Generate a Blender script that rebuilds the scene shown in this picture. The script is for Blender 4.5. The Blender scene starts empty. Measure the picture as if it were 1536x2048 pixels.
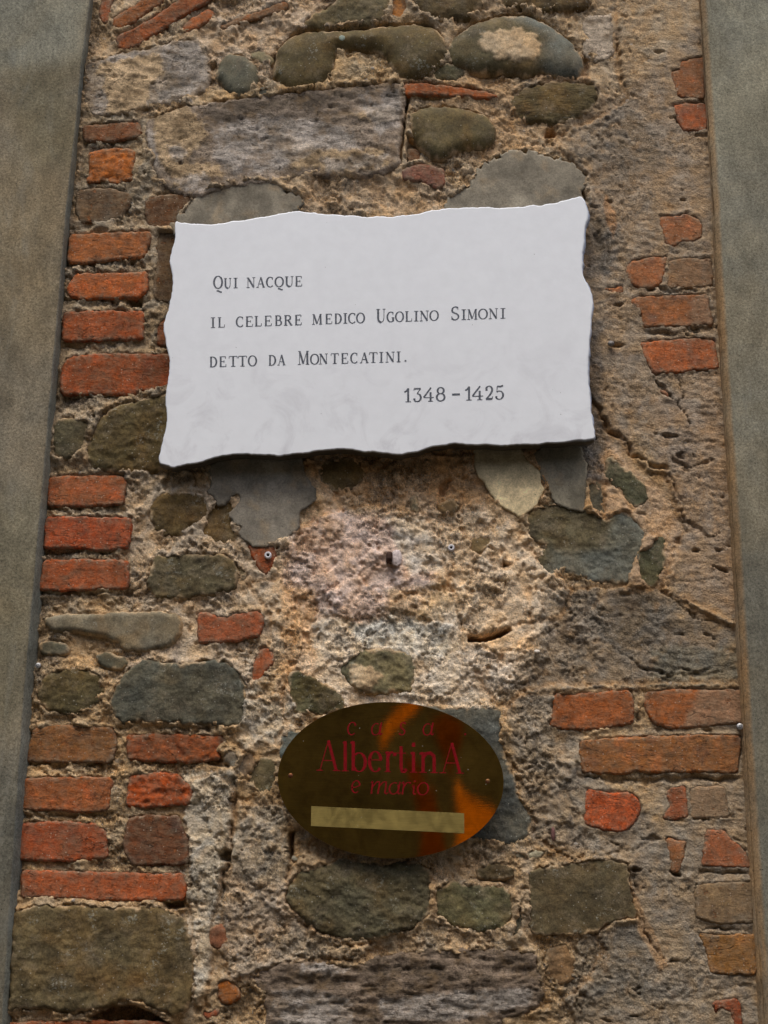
import bpy, bmesh, math, random
import numpy as np
from mathutils import Vector, Matrix
from mathutils.geometry import delaunay_2d_cdt

random.seed(7)
R = math.radians
scene = bpy.context.scene
col = scene.collection

# ------------------------------------------------------------------ camera
FOC = 2800.0                       # focal length in photo pixels
DIST = 2.40                        # metres from the wall plane (y = 0)
CAMH = 1.60
cam_d = bpy.data.cameras.new('camera')
cam = bpy.data.objects.new('camera', cam_d)
col.objects.link(cam)
cam_d.sensor_fit = 'VERTICAL'
cam_d.sensor_height = 36.0
cam_d.lens = FOC / 2048 * 36.0
cam_d.clip_start = 0.05
cam_d.clip_end = 500
cam.location = (0.0, -DIST, CAMH)
PITCH, ROLL = 16.5, 0.85
CAMROT = Matrix.Rotation(R(90 + PITCH), 3, 'X') @ Matrix.Rotation(R(ROLL), 3, 'Z')
cam.rotation_euler = CAMROT.to_euler()
scene.camera = cam

# ------------------------------------------------------------------ light
SUN_EL, SUN_ROT = 62, -28          # elevation; azimuth off the wall's normal
world = bpy.data.worlds.new('World')
scene.world = world
world.use_nodes = True
wn = world.node_tree
sky = wn.nodes.new('ShaderNodeTexSky')
sky.sky_type = 'NISHITA'
sky.sun_disc = False
sky.sun_elevation = R(SUN_EL)
sky.sun_rotation = R(180 + SUN_ROT)
sky.dust_density = 4.0
sky.air_density = 1.0
bgn = wn.nodes['Background']
bgn.inputs['Strength'].default_value = 0.108
wn.links.new(sky.outputs[0], bgn.inputs['Color'])
sun_d = bpy.data.lights.new('sun', 'SUN')
sun_d.energy = 1.55
sun_d.angle = R(24)
sun_d.color = (1.0, 0.95, 0.88)
sun = bpy.data.objects.new('sun', sun_d)
sun.rotation_euler = (R(90 - SUN_EL), 0, R(SUN_ROT))
# default lamp looks down -Z; tilting about X by (90-el) sends the light towards +y (onto the wall)
col.objects.link(sun)
scene.view_settings.view_transform = 'Standard'
scene.view_settings.look = 'None'
scene.view_settings.gamma = 1
scene.view_settings.use_curve_mapping = False
scene.view_settings.exposure = 0.42

# ------------------------------------------------------------------ photo pixel -> point in the place
CR = np.array(CAMROT)
CAMP = np.array(cam.location)

def rays(px, py):
    px = np.asarray(px, float); py = np.asarray(py, float)
    d = np.stack([(px - 768), (1024 - py), np.full(px.shape, -FOC)], -1)
    return d @ CR.T

def at(px, py, h=0.0):
    """point(s) where the sight line of a photo pixel meets the plane h metres in front of the wall"""
    d = rays(px, py)
    t = ((-np.asarray(h)) - CAMP[1]) / d[..., 1]
    return CAMP + d * t[..., None]

# ------------------------------------------------------------------ noise
class Perlin:
    def __init__(s, seed):
        r = np.random.RandomState(seed)
        s.p = r.permutation(1024)
        a = r.rand(1024) * 2 * np.pi
        s.gx, s.gy = np.cos(a), np.sin(a)
    def __call__(s, x, y):
        xi = np.floor(x).astype(int); yi = np.floor(y).astype(int)
        xf = x - xi; yf = y - yi
        u = xf * xf * xf * (xf * (xf * 6 - 15) + 10)
        v = yf * yf * yf * (yf * (yf * 6 - 15) + 10)
        def g(ix, iy, fx, fy):
            h = s.p[(s.p[ix & 1023] + iy) & 1023]
            return s.gx[h] * fx + s.gy[h] * fy
        a = g(xi, yi, xf, yf); b = g(xi + 1, yi, xf - 1, yf)
        c = g(xi, yi + 1, xf, yf - 1); d = g(xi + 1, yi + 1, xf - 1, yf - 1)
        return ((a + (b - a) * u) + ((c + (d - c) * u) - (a + (b - a) * u)) * v) * 1.5
_P = {}
def noise(x, y, f, seed=0):
    if seed not in _P: _P[seed] = Perlin(seed + 11)
    return _P[seed](np.asarray(x) * f + 37.3, np.asarray(y) * f + 91.7)
def fbm(x, y, f, o=4, seed=0, gain=.5, lac=2.03):
    s = 0; a = 1.0; t = 0
    for k in range(o):
        s = s + a * noise(x, y, f, seed + k); t += a; a *= gain; f *= lac
    return s / t
def ridged(x, y, f, o=3, seed=0):
    s = 0; a = 1.0; t = 0
    for k in range(o):
        s = s + a * (1 - 2 * np.abs(noise(x, y, f, seed + k))); t += a; a *= .5; f *= 2.1
    return s / t
def sstep(a, b, x):
    t = np.clip((x - a) / (b - a), 0, 1)
    return t * t * (3 - 2 * t)

def sdist(px, py, poly):
    """signed distance to a polygon, positive inside (photo pixels)"""
    P = np.asarray(poly, float); Q = np.roll(P, -1, 0)
    x = np.asarray(px, float); y = np.asarray(py, float)
    dmin = np.full(x.shape, 1e18); ins = np.zeros(x.shape, bool)
    for (ax, ay), (bx, by) in zip(P, Q):
        ex, ey = bx - ax, by - ay
        L = ex * ex + ey * ey + 1e-9
        t = np.clip(((x - ax) * ex + (y - ay) * ey) / L, 0, 1)
        dd = (x - ax - t * ex) ** 2 + (y - ay - t * ey) ** 2
        dmin = np.minimum(dmin, dd)
        c = (ay > y) != (by > y)
        if ay != by:
            ins ^= c & (x < (bx - ax) * (y - ay) / (by - ay) + ax)
    d = np.sqrt(dmin)
    return np.where(ins, d, -d)

def ldist(px, py, line):
    x = np.asarray(px, float); y = np.asarray(py, float)
    dm = np.full(x.shape, 1e18)
    for (ax, ay), (bx, by) in zip(line[:-1], line[1:]):
        ex, ey = bx - ax, by - ay
        L = ex * ex + ey * ey + 1e-9
        t = np.clip(((x - ax) * ex + (y - ay) * ey) / L, 0, 1)
        dm = np.minimum(dm, (x - ax - t * ex) ** 2 + (y - ay - t * ey) ** 2)
    return np.sqrt(dm)

def macro(X, Z):
    """slow undulation shared by everything set in the wall"""
    return 0.004 * fbm(X, Z, 3.0, 2, 900)

ALB = 0.66
def C(r, g, b, k=ALB):
    f = lambda c: ((c / 255 + .055) / 1.055) ** 2.4 if c > 10 else c / 255 / 12.92
    return np.array([min(.9, f(r) / k), min(.9, f(g) / k), min(.9, f(b) / k)])

# ------------------------------------------------------------------ node materials
class NT:
    def __init__(s, name, rough=.9, spec=.25):
        s.m = bpy.data.materials.new(name); s.m.use_nodes = True
        s.t = s.m.node_tree; s.n = s.t.nodes; s.b = s.n['Principled BSDF']
        s.b.inputs['Roughness'].default_value = rough
        s.b.inputs['Specular IOR Level'].default_value = spec
        s.pos = s.n.new('ShaderNodeNewGeometry').outputs['Position']
    def link(s, a, b): s.t.links.new(a, b)
    def new(s, k, **kw):
        n = s.n.new(k)
        for a, v in kw.items(): setattr(n, a, v)
        return n
    def mapping(s, scale=(1, 1, 1), rot=(0, 0, 0), src=None):
        n = s.new('ShaderNodeMapping')
        n.inputs['Scale'].default_value = scale; n.inputs['Rotation'].default_value = rot
        s.link(src or s.pos, n.inputs['Vector']); return n.outputs[0]
    def noise(s, scale, detail=4, rough=.6, vec=None, dist=0):
        n = s.new('ShaderNodeTexNoise')
        n.inputs['Scale'].default_value = scale; n.inputs['Detail'].default_value = detail
        n.inputs['Roughness'].default_value = rough; n.inputs['Distortion'].default_value = dist
        s.link(vec or s.pos, n.inputs['Vector']); return n.outputs['Fac']
    def voro(s, scale, feature='F1', vec=None, out='Distance', rnd=1):
        n = s.new('ShaderNodeTexVoronoi', feature=feature)
        n.inputs['Scale'].default_value = scale; n.inputs['Randomness'].default_value = rnd
        s.link(vec or s.pos, n.inputs['Vector']); return n.outputs[out]
    def ramp(s, fac, stops):
        n = s.new('ShaderNodeValToRGB'); e = n.color_ramp.elements
        while len(e) < len(stops): e.new(.5)
        for k, (p, c) in enumerate(stops):
            e[k].position = p
            e[k].color = (c, c, c, 1) if isinstance(c, (int, float)) else (*c, 1)
        s.link(fac, n.inputs[0]); return n.outputs[0]
    def rng(s, v, a, b, c, d):
        n = s.new('ShaderNodeMapRange')
        for k, x in enumerate((a, b, c, d)): n.inputs[k + 1].default_value = x
        s.link(v, n.inputs[0]); return n.outputs[0]
    def math(s, op, a, b=None):
        n = s.new('ShaderNodeMath', operation=op)
        for k, x in enumerate((a, b)):
            if x is None: continue
            if isinstance(x, (int, float)): n.inputs[k].default_value = x
            else: s.link(x, n.inputs[k])
        return n.outputs[0]
    def mix(s, fac, a, b, mode='MIX'):
        n = s.new('ShaderNodeMix', data_type='RGBA', blend_type=mode)
        for k, x in ((0, fac), (6, a), (7, b)):
            if isinstance(x, (int, float)): n.inputs[k].default_value = x
            elif isinstance(x, (tuple, list, np.ndarray)): n.inputs[k].default_value = (*[float(q) for q in x[:3]], 1)
            else: s.link(x, n.inputs[k])
        return n.outputs[2]
    def attr(s, name, out='Color'):
        n = s.new('ShaderNodeAttribute', attribute_name=name); return n.outputs[out]
    def gain(s, c, v):            # colour times a scalar socket
        return s.mix(1.0, c, v, 'MULTIPLY')
    def bump(s, h, dist, strength=1.0, normal=None):
        n = s.new('ShaderNodeBump'); n.inputs['Distance'].default_value = dist
        n.inputs['Strength'].default_value = strength
        s.link(h, n.inputs['Height'])
        if normal is not None: s.link(normal, n.inputs['Normal'])
        return n.outputs[0]
    def out(s, c=None, normal=None, rough=None):
        if c is not None: s.link(c, s.b.inputs['Base Color'])
        if normal is not None: s.link(normal, s.b.inputs['Normal'])
        if rough is not None: s.link(rough, s.b.inputs['Roughness'])
        return s.m

def rgbsum(c, k): return tuple(float(q) * k for q in c)

def mat_mortar():
    m = NT('crumbly_mortar', .95, .12)
    c = m.attr('tint'); grit = m.attr('grit', 'Fac')
    n1 = m.noise(70, 8, .75); n2 = m.noise(300, 6, .85); n3 = m.noise(24, 4, .6, dist=.6)
    c = m.gain(c, m.rng(n1, .30, .70, .66, 1.36))
    soft = m.math('ADD', m.math('MULTIPLY', grit, .65), .35)
    c = m.mix(soft, c, m.gain(c, m.rng(n2, .36, .64, .46, 1.56)))
    n5 = m.noise(150, 3, .6); c = m.mix(grit, c, m.gain(c, m.rng(n5, .34, .66, .74, 1.28)))
    warm = m.mix(1.0, c, (1.08, .96, .80), 'MULTIPLY'); cool = m.mix(1.0, c, (.97, .99, 1.02), 'MULTIPLY')
    c = m.mix(m.rng(n3, .38, .62, 0, 1), warm, cool)
    # grains of sand and lime, some pale and some dark
    v = m.voro(300); vc = m.voro(300, out='Color')
    sep = m.new('ShaderNodeSeparateColor'); m.link(vc, sep.inputs[0])
    g1 = m.math('MULTIPLY', m.math('LESS_THAN', v, .36), m.math('GREATER_THAN', sep.outputs[0], .84))
    g2 = m.math('MULTIPLY', m.math('LESS_THAN', v, .40), m.math('LESS_THAN', sep.outputs[0], .15))
    g1 = m.math('MULTIPLY', g1, grit); g2 = m.math('MULTIPLY', g2, grit)
    c = m.mix(m.math('MULTIPLY', g1, .62), c, (.60, .54, .45))
    c = m.mix(m.math('MULTIPLY', g2, .62), c, (.06, .05, .04))
    # small stones in the mix
    v2 = m.voro(88); v2c = m.new('ShaderNodeSeparateColor'); m.link(m.voro(88, out='Color'), v2c.inputs[0])
    r2 = m.math('MULTIPLY', v2c.outputs[2], .34)
    g3 = m.math('MULTIPLY', m.math('MULTIPLY', m.math('LESS_THAN', v2, r2), m.math('GREATER_THAN', v2c.outputs[1], .62)), grit)
    agg = m.ramp(v2c.outputs[0], [(0, (.07, .065, .05)), (.35, (.20, .17, .13)), (.6, (.36, .24, .13)), (.8, (.40, .36, .31)), (1, (.62, .58, .52))])
    c = m.mix(m.math('MULTIPLY', g3, .7), c, agg)
    b = m.bump(m.noise(170, 8, .78), .0062)
    bn = m.n[b.node.name]; m.link(m.rng(grit, 0, 1, .14, 1.0), bn.inputs['Strength'])
    dome = m.math('MULTIPLY', m.rng(v2, 0, .34, 1, 0), g3)
    b = m.bump(dome, .0020, .8, b)
    b = m.bump(v, .0014, .6, b)
    return m.out(c, b)

def mat_stone(name, strata=False, rough=.85, contrast=1.0, bumpd=.003):
    m = NT(name, rough, .3)
    c = m.attr('tint')
    vec = m.mapping((1, 1, 3.2), (0, R(8), 0)) if strata else m.pos
    n1 = m.noise(38, 9, .68, vec, .4); n2 = m.noise(300, 5, .8); n3 = m.noise(14, 3, .6)
    c = m.gain(c, m.rng(n1, .30, .70, 1 - .50 * contrast, 1 + .50 * contrast))
    c = m.gain(c, m.rng(n2, .34, .66, .60, 1.42))
    c = m.mix(m.rng(n3, .38, .62, 0, 1), m.mix(1.0, c, (1.08, .98, .84), 'MULTIPLY'), m.mix(1.0, c, (.96, .99, 1.02), 'MULTIPLY'))
    dust = m.math('MULTIPLY', m.rng(m.noise(26, 7, .75), .50, .64, 0, 1), m.rng(n2, .4, .6, .2, 1))
    c = m.mix(m.math('MULTIPLY', dust, .55), c, (.24, .19, .125))
    v = m.voro(240); vc = m.new('ShaderNodeSeparateColor'); m.link(m.voro(240, out='Color'), vc.inputs[0])
    g = m.math('MULTIPLY', m.math('LESS_THAN', v, .25), m.math('GREATER_THAN', vc.outputs[0], .93))
    c = m.mix(m.math('MULTIPLY', g, .55), c, (.45, .43, .36))
    # lichen crust in small spots
    l = m.math('MULTIPLY', m.rng(m.noise(30, 2, .5), .60, .68, 0, 1), m.rng(m.noise(230, 3, .7), .52, .60, 0, 1))
    c = m.mix(m.math('MULTIPLY', l, .5), c, (.36, .36, .29))
    b = m.bump(m.noise(90, 9, .72, vec), bumpd)
    return m.out(c, m.bump(m.noise(420, 3, .8), .0005, .6, b))

def mat_travertine(name, horizontal=1.0):
    m = NT(name, .9, .2)
    c = m.attr('tint')
    vec = m.mapping((1, 1, 1.7 * horizontal), (0, R(6), 0))
    n1 = m.noise(45, 9, .78, vec, .5); n2 = m.noise(330, 5, .8); n3 = m.noise(17, 6, .65, vec)
    c = m.mix(m.rng(n3, .40, .60, 0, 1), m.mix(1.0, c, (.66, .64, .60), 'MULTIPLY'), m.mix(1.0, c, (1.30, 1.28, 1.26), 'MULTIPLY'))
    c = m.gain(c, m.rng(n1, .30, .70, .52, 1.48))
    c = m.gain(c, m.rng(n2, .34, .66, .62, 1.40))
    ochre = m.math('MULTIPLY', m.rng(m.noise(30, 6, .7), .50, .62, 0, 1), .5)
    c = m.mix(ochre, c, (.26, .17, .085))
    where = m.rng(m.noise(13, 3, .6), .42, .58, .1, 1)
    p1 = m.rng(m.noise(120, 3, .6, vec), .60, .66, 0, 1)
    p2 = m.rng(m.noise(55, 4, .65, vec), .61, .66, 0, 1)
    p3 = m.rng(m.noise(260, 2, .6), .62, .68, 0, 1)
    p = m.math('MULTIPLY', m.math('MAXIMUM', m.math('MAXIMUM', p1, p2), m.math('MULTIPLY', p3, .7)), where)
    c = m.mix(m.math('MULTIPLY', p, .55), c, (.12, .085, .05))
    b = m.bump(m.noise(110, 9, .78, vec), .0045)
    b = m.bump(m.math('MULTIPLY', p, -1), .004, 1, b)
    return m.out(c, b)

def mat_brick():
    m = NT('old_brick', .9, .2)
    c = m.attr('tint')
    vec = m.mapping((.8, 1, 1.3), (0, R(-4), 0))
    n1 = m.noise(60, 8, .72, vec); n2 = m.noise(280, 6, .8); n3 = m.noise(22, 5, .65, dist=.8)
    c = m.gain(c, m.rng(n1, .30, .70, .62, 1.38))
    c = m.gain(c, m.rng(n2, .34, .66, .58, 1.44))
    c = m.mix(m.rng(n3, .48, .70, 0, .80), c, m.mix(.6, c, (.16, .10, .055)))
    # pale lime film towards the edges and in drifts
    e = m.attr('edge', 'Fac')
    film = m.math('MULTIPLY', m.rng(m.noise(80, 6, .75), .42, .60, 0, 1), m.rng(e, 0, 1, .85, .26))
    c = m.mix(film, c, (.30, .235, .155))
    # firing cracks: thin dark wandering lines
    cr = m.math('ABSOLUTE', m.math('SUBTRACT', m.noise(28, 3, .55, m.mapping((.5, 1, 2.2), (0, R(-6), 0)), .5), .5))
    crm = m.math('MULTIPLY', m.rng(cr, 0, .010, 1, 0), m.rng(m.noise(18, 2), .5, .62, 0, 1))
    c = m.mix(m.math('MULTIPLY', crm, .65), c, (.05, .03, .02))
    soot = m.math('MULTIPLY', m.rng(m.noise(34, 7, .75), .54, .66, 0, 1), .55)
    c = m.mix(soot, c, (.075, .045, .028))
    spall = m.rng(m.noise(75, 5, .7), .60, .66, 0, 1)
    c = m.mix(m.math('MULTIPLY', spall, .5), c, (.36, .12, .035))
    v = m.voro(260); vc = m.new('ShaderNodeSeparateColor'); m.link(m.voro(260, out='Color'), vc.inputs[0])
    g = m.math('MULTIPLY', m.math('LESS_THAN', v, .30), m.math('GREATER_THAN', vc.outputs[0], .93))
    c = m.mix(m.math('MULTIPLY', g, .6), c, (.5, .4, .3))
    b = m.bump(m.noise(120, 9, .75, vec), .0034)
    b = m.bump(m.math('MULTIPLY', spall, -1), .0015, 1, b)
    b = m.bump(m.math('MULTIPLY', crm, -1), .002, 1, b)
    return m.out(c, b)

def mat_plaster(name, dark=(.05, .045, .035)):
    """smooth trowelled cement"""
    m = NT(name, .88, .25)
    c = m.attr('tint')
    n1 = m.noise(16, 7, .62, dist=.5); n2 = m.noise(260, 5, .85); n3 = m.noise(60, 6, .7)
    c = m.gain(c, m.rng(n1, .32, .68, .72, 1.28))
    c = m.gain(c, m.rng(n2, .32, .68, .66, 1.34))
    c = m.gain(c, m.rng(n3, .32, .68, .88, 1.12))
    v = m.voro(200); vc = m.new('ShaderNodeSeparateColor'); m.link(m.voro(200, out='Color'), vc.inputs[0])
    g = m.math('MULTIPLY', m.math('LESS_THAN', v, .2), m.math('GREATER_THAN', vc.outputs[0], .93))
    c = m.mix(m.math('MULTIPLY', g, .6), c, dark)
    b = m.bump(m.noise(60, 8, .7), .0012)
    return m.out(c, m.bump(m.noise(400, 4, .8), .0006, .8, b))

def mat_pilaster():
    m = NT('grey_cement_render', .9, .2)
    c = m.attr('tint')
    streak = m.mapping((1, 1, .55))
    n1 = m.noise(9, 8, .62, streak, .7); n2 = m.noise(4.2, 5, .6, dist=.8); n3 = m.noise(230, 5, .85); n4 = m.noise(34, 7, .7, streak)
    c = m.gain(c, m.rng(n1, .34, .66, .82, 1.18))
    c = m.mix(m.rng(n2, .40, .62, 0, 1), m.mix(1.0, c, (1.06, 1.0, .90), 'MULTIPLY'), m.mix(1.0, c, (.98, .99, .98), 'MULTIPLY'))
    c = m.gain(c, m.rng(n3, .36, .64, .56, 1.46))
    c = m.gain(c, m.rng(n4, .32, .68, .76, 1.24))
    # limy run marks and a few darker damp ones
    run = m.math('MULTIPLY', m.rng(m.noise(13, 6, .7, m.mapping((1, 1, .2)), .9), .55, .68, 0, 1), m.rng(n2, .42, .58, 0, 1))
    c = m.mix(m.math('MULTIPLY', run, .28), c, (.34, .34, .29))
    run2 = m.rng(m.noise(8, 6, .7, m.mapping((1, 1, .5), (0, 0, 0)), 1.1), .56, .72, 0, .35)
    c = m.mix(run2, c, m.mix(1.0, c, (.52, .52, .50), 'MULTIPLY'))
    v = m.voro(260); vc = m.new('ShaderNodeSeparateColor'); m.link(m.voro(260, out='Color'), vc.inputs[0])
    g = m.math('MULTIPLY', m.math('LESS_THAN', v, .3), m.math('GREATER_THAN', vc.outputs[0], .94))
    c = m.mix(m.math('MULTIPLY', g, .55), c, (.03, .03, .025))
    b = m.bump(m.noise(50, 9, .72), .0016)
    return m.out(c, m.bump(m.noise(380, 4, .8), .0008, .8, b))

def mat_marble():
    m = NT('white_marble', .42, .45)
    n1 = m.noise(7, 7, .6, dist=1.2); n2 = m.noise(45, 5, .6); n3 = m.noise(350, 3, .7)
    c = m.mix(m.rng(n1, .35, .68, 0, 1), (.87, .895, .92), (.845, .868, .895))
    # faint grey dirt drawn over the lower part
    sx = m.new('ShaderNodeSeparateXYZ'); m.link(m.pos, sx.inputs[0])
    zt, zb = float(at(750, 430)[2]), float(at(750, 900)[2])
    low = m.rng(sx.outputs[2], zb, zb + (zt - zb) * .45, 1, 0)
    d = m.math('MULTIPLY', m.rng(m.noise(11, 7, .65, dist=1.5), .50, .68, 0, 1), m.math('ADD', m.math('MULTIPLY', low, .5), .06))
    c = m.mix(d, c, (.60, .60, .63))
    c = m.gain(c, m.rng(n2, .3, .7, .975, 1.02))
    v = m.voro(70); vc = m.new('ShaderNodeSeparateColor'); m.link(m.voro(70, out='Color'), vc.inputs[0])
    g = m.math('MULTIPLY', m.math('LESS_THAN', v, .07), m.math('GREATER_THAN', vc.outputs[0], .93))
    c = m.mix(m.math('MULTIPLY', g, .5), c, (.12, .11, .10))
    # the broken rim turns blue-grey with depth
    e = m.attr('rim', 'Fac')
    rim = m.mix(m.rng(m.noise(60, 6, .7), .35, .65, 0, 1), C(150, 165, 190), C(88, 92, 100))
    c = m.mix(e, c, rim)
    c = m.mix(m.attr('under_shade', 'Fac'), c, m.mix(m.noise(90, 5, .7), (.035, .03, .024), (.075, .065, .045)))  # shade under the slab, painted near-black into its underside and back edge
    b = m.bump(m.noise(40, 5, .6), .0003)
    return m.out(c, b)

def mat_simple(name, colr, rough=.6, metal=0, var=.25, scale=80, bump=.0008, spec=.4):
    m = NT(name, rough, spec)
    m.b.inputs['Metallic'].default_value = metal
    n = m.noise(scale, 7, .7); n2 = m.noise(scale * 5, 4, .7)
    c = m.gain(m.mix(0.0, colr, colr), m.rng(n, .32, .68, 1 - var, 1 + var))
    c = m.gain(c, m.rng(n2, .32, .68, 1 - var * .5, 1 + var * .5))
    return m.out(c, m.bump(n, bump))

def mat_brass(name, colr, rough, var, tarn):
    m = NT(name, rough, .5)
    m.b.inputs['Metallic'].default_value = 1.0
    vec = m.mapping((.25, 1, 1), (0, R(3), 0))
    n = m.noise(40, 7, .65, dist=.7); br = m.noise(700, 3, .6, m.mapping((.06, 1, 1), (0, R(2.6), 0)))
    c = m.mix(m.rng(n, .42, .68, 0, tarn), colr, (.20, .13, .045))
    c = m.gain(c, m.rng(br, .3, .7, 1 - var, 1 + var))
    sp = m.voro(170); vc = m.new('ShaderNodeSeparateColor'); m.link(m.voro(170, out='Color'), vc.inputs[0])
    g = m.math('MULTIPLY', m.math('LESS_THAN', sp, .12), m.math('GREATER_THAN', vc.outputs[0], .95))
    c = m.mix(m.math('MULTIPLY', g, .8), c, (.8, .75, .6))
    rr = m.math('ADD', m.rng(n, .35, .70, rough * .85, rough * 1.2), m.math('MULTIPLY', g, .4))
    b = m.bump(br, .00002, .5)
    b = m.bump(m.noise(5, 2, .5), .0006, .4, b)
    return m.out(c, b, rr)

M_MORTAR = mat_mortar()
M_STONE = mat_stone('field_stone')
M_STRATA = mat_stone('layered_stone', True, bumpd=.004)
M_SMOOTH = mat_stone('river_cobble', rough=.8, contrast=.7, bumpd=.0012)
M_TRAV = mat_travertine('pitted_travertine')
M_TRAV2 = mat_travertine('banded_travertine', 1.8)
M_BRICK = mat_brick()
M_PLASTER = mat_plaster('smooth_cement_patch')
M_PIL = mat_pilaster()

# ------------------------------------------------------------------ object helpers
def link_mesh(name, verts, faces, mat, parent=None, smooth=True, attrs=None, origin=None):
    me = bpy.data.meshes.new(name)
    V = np.asarray(verts, float)
    o = np.zeros(3) if origin is None else np.asarray(origin, float)
    me.from_pydata([tuple(v) for v in (V - o)], [], [tuple(int(q) for q in f) for f in faces])
    me.materials.append(mat)
    if smooth:
        me.polygons.foreach_set('use_smooth', [True] * len(me.polygons))
    for k, a in (attrs or {}).items():
        if a.ndim == 2:
            at_ = me.attributes.new(k, 'FLOAT_COLOR', 'POINT')
            at_.data.foreach_set('color', np.concatenate([a, np.ones((len(a), 1))], 1).astype(np.float32).ravel())
        else:
            at_ = me.attributes.new(k, 'FLOAT', 'POINT')
            at_.data.foreach_set('value', a.astype(np.float32))
    me.update()
    ob = bpy.data.objects.new(name, me)
    col.objects.link(ob)
    ob.location = o
    if parent is not None:
        ob.parent = parent
        ob.matrix_parent_inverse = Matrix.Identity(4)
        ob.location = Vector(o) - parent.matrix_world.translation if parent.parent is None and parent.type == 'EMPTY' else Vector(o) - world_loc(parent)
    return ob

def world_loc(o):
    v = Vector(o.location)
    while o.parent is not None:
        o = o.parent; v += o.location
    return v

def empty(name, loc, label, cat, group=None):
    o = bpy.data.objects.new(name, None); col.objects.link(o)
    o.location = loc; o.empty_display_size = .05
    tag(o, label, cat, group); bpy.context.view_layer.update(); return o
def tag(o, label=None, cat=None, group=None, kind=None):
    if label: o['label'] = label
    if cat: o['category'] = cat
    if group: o['group'] = group
    if kind: o['kind'] = kind

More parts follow.
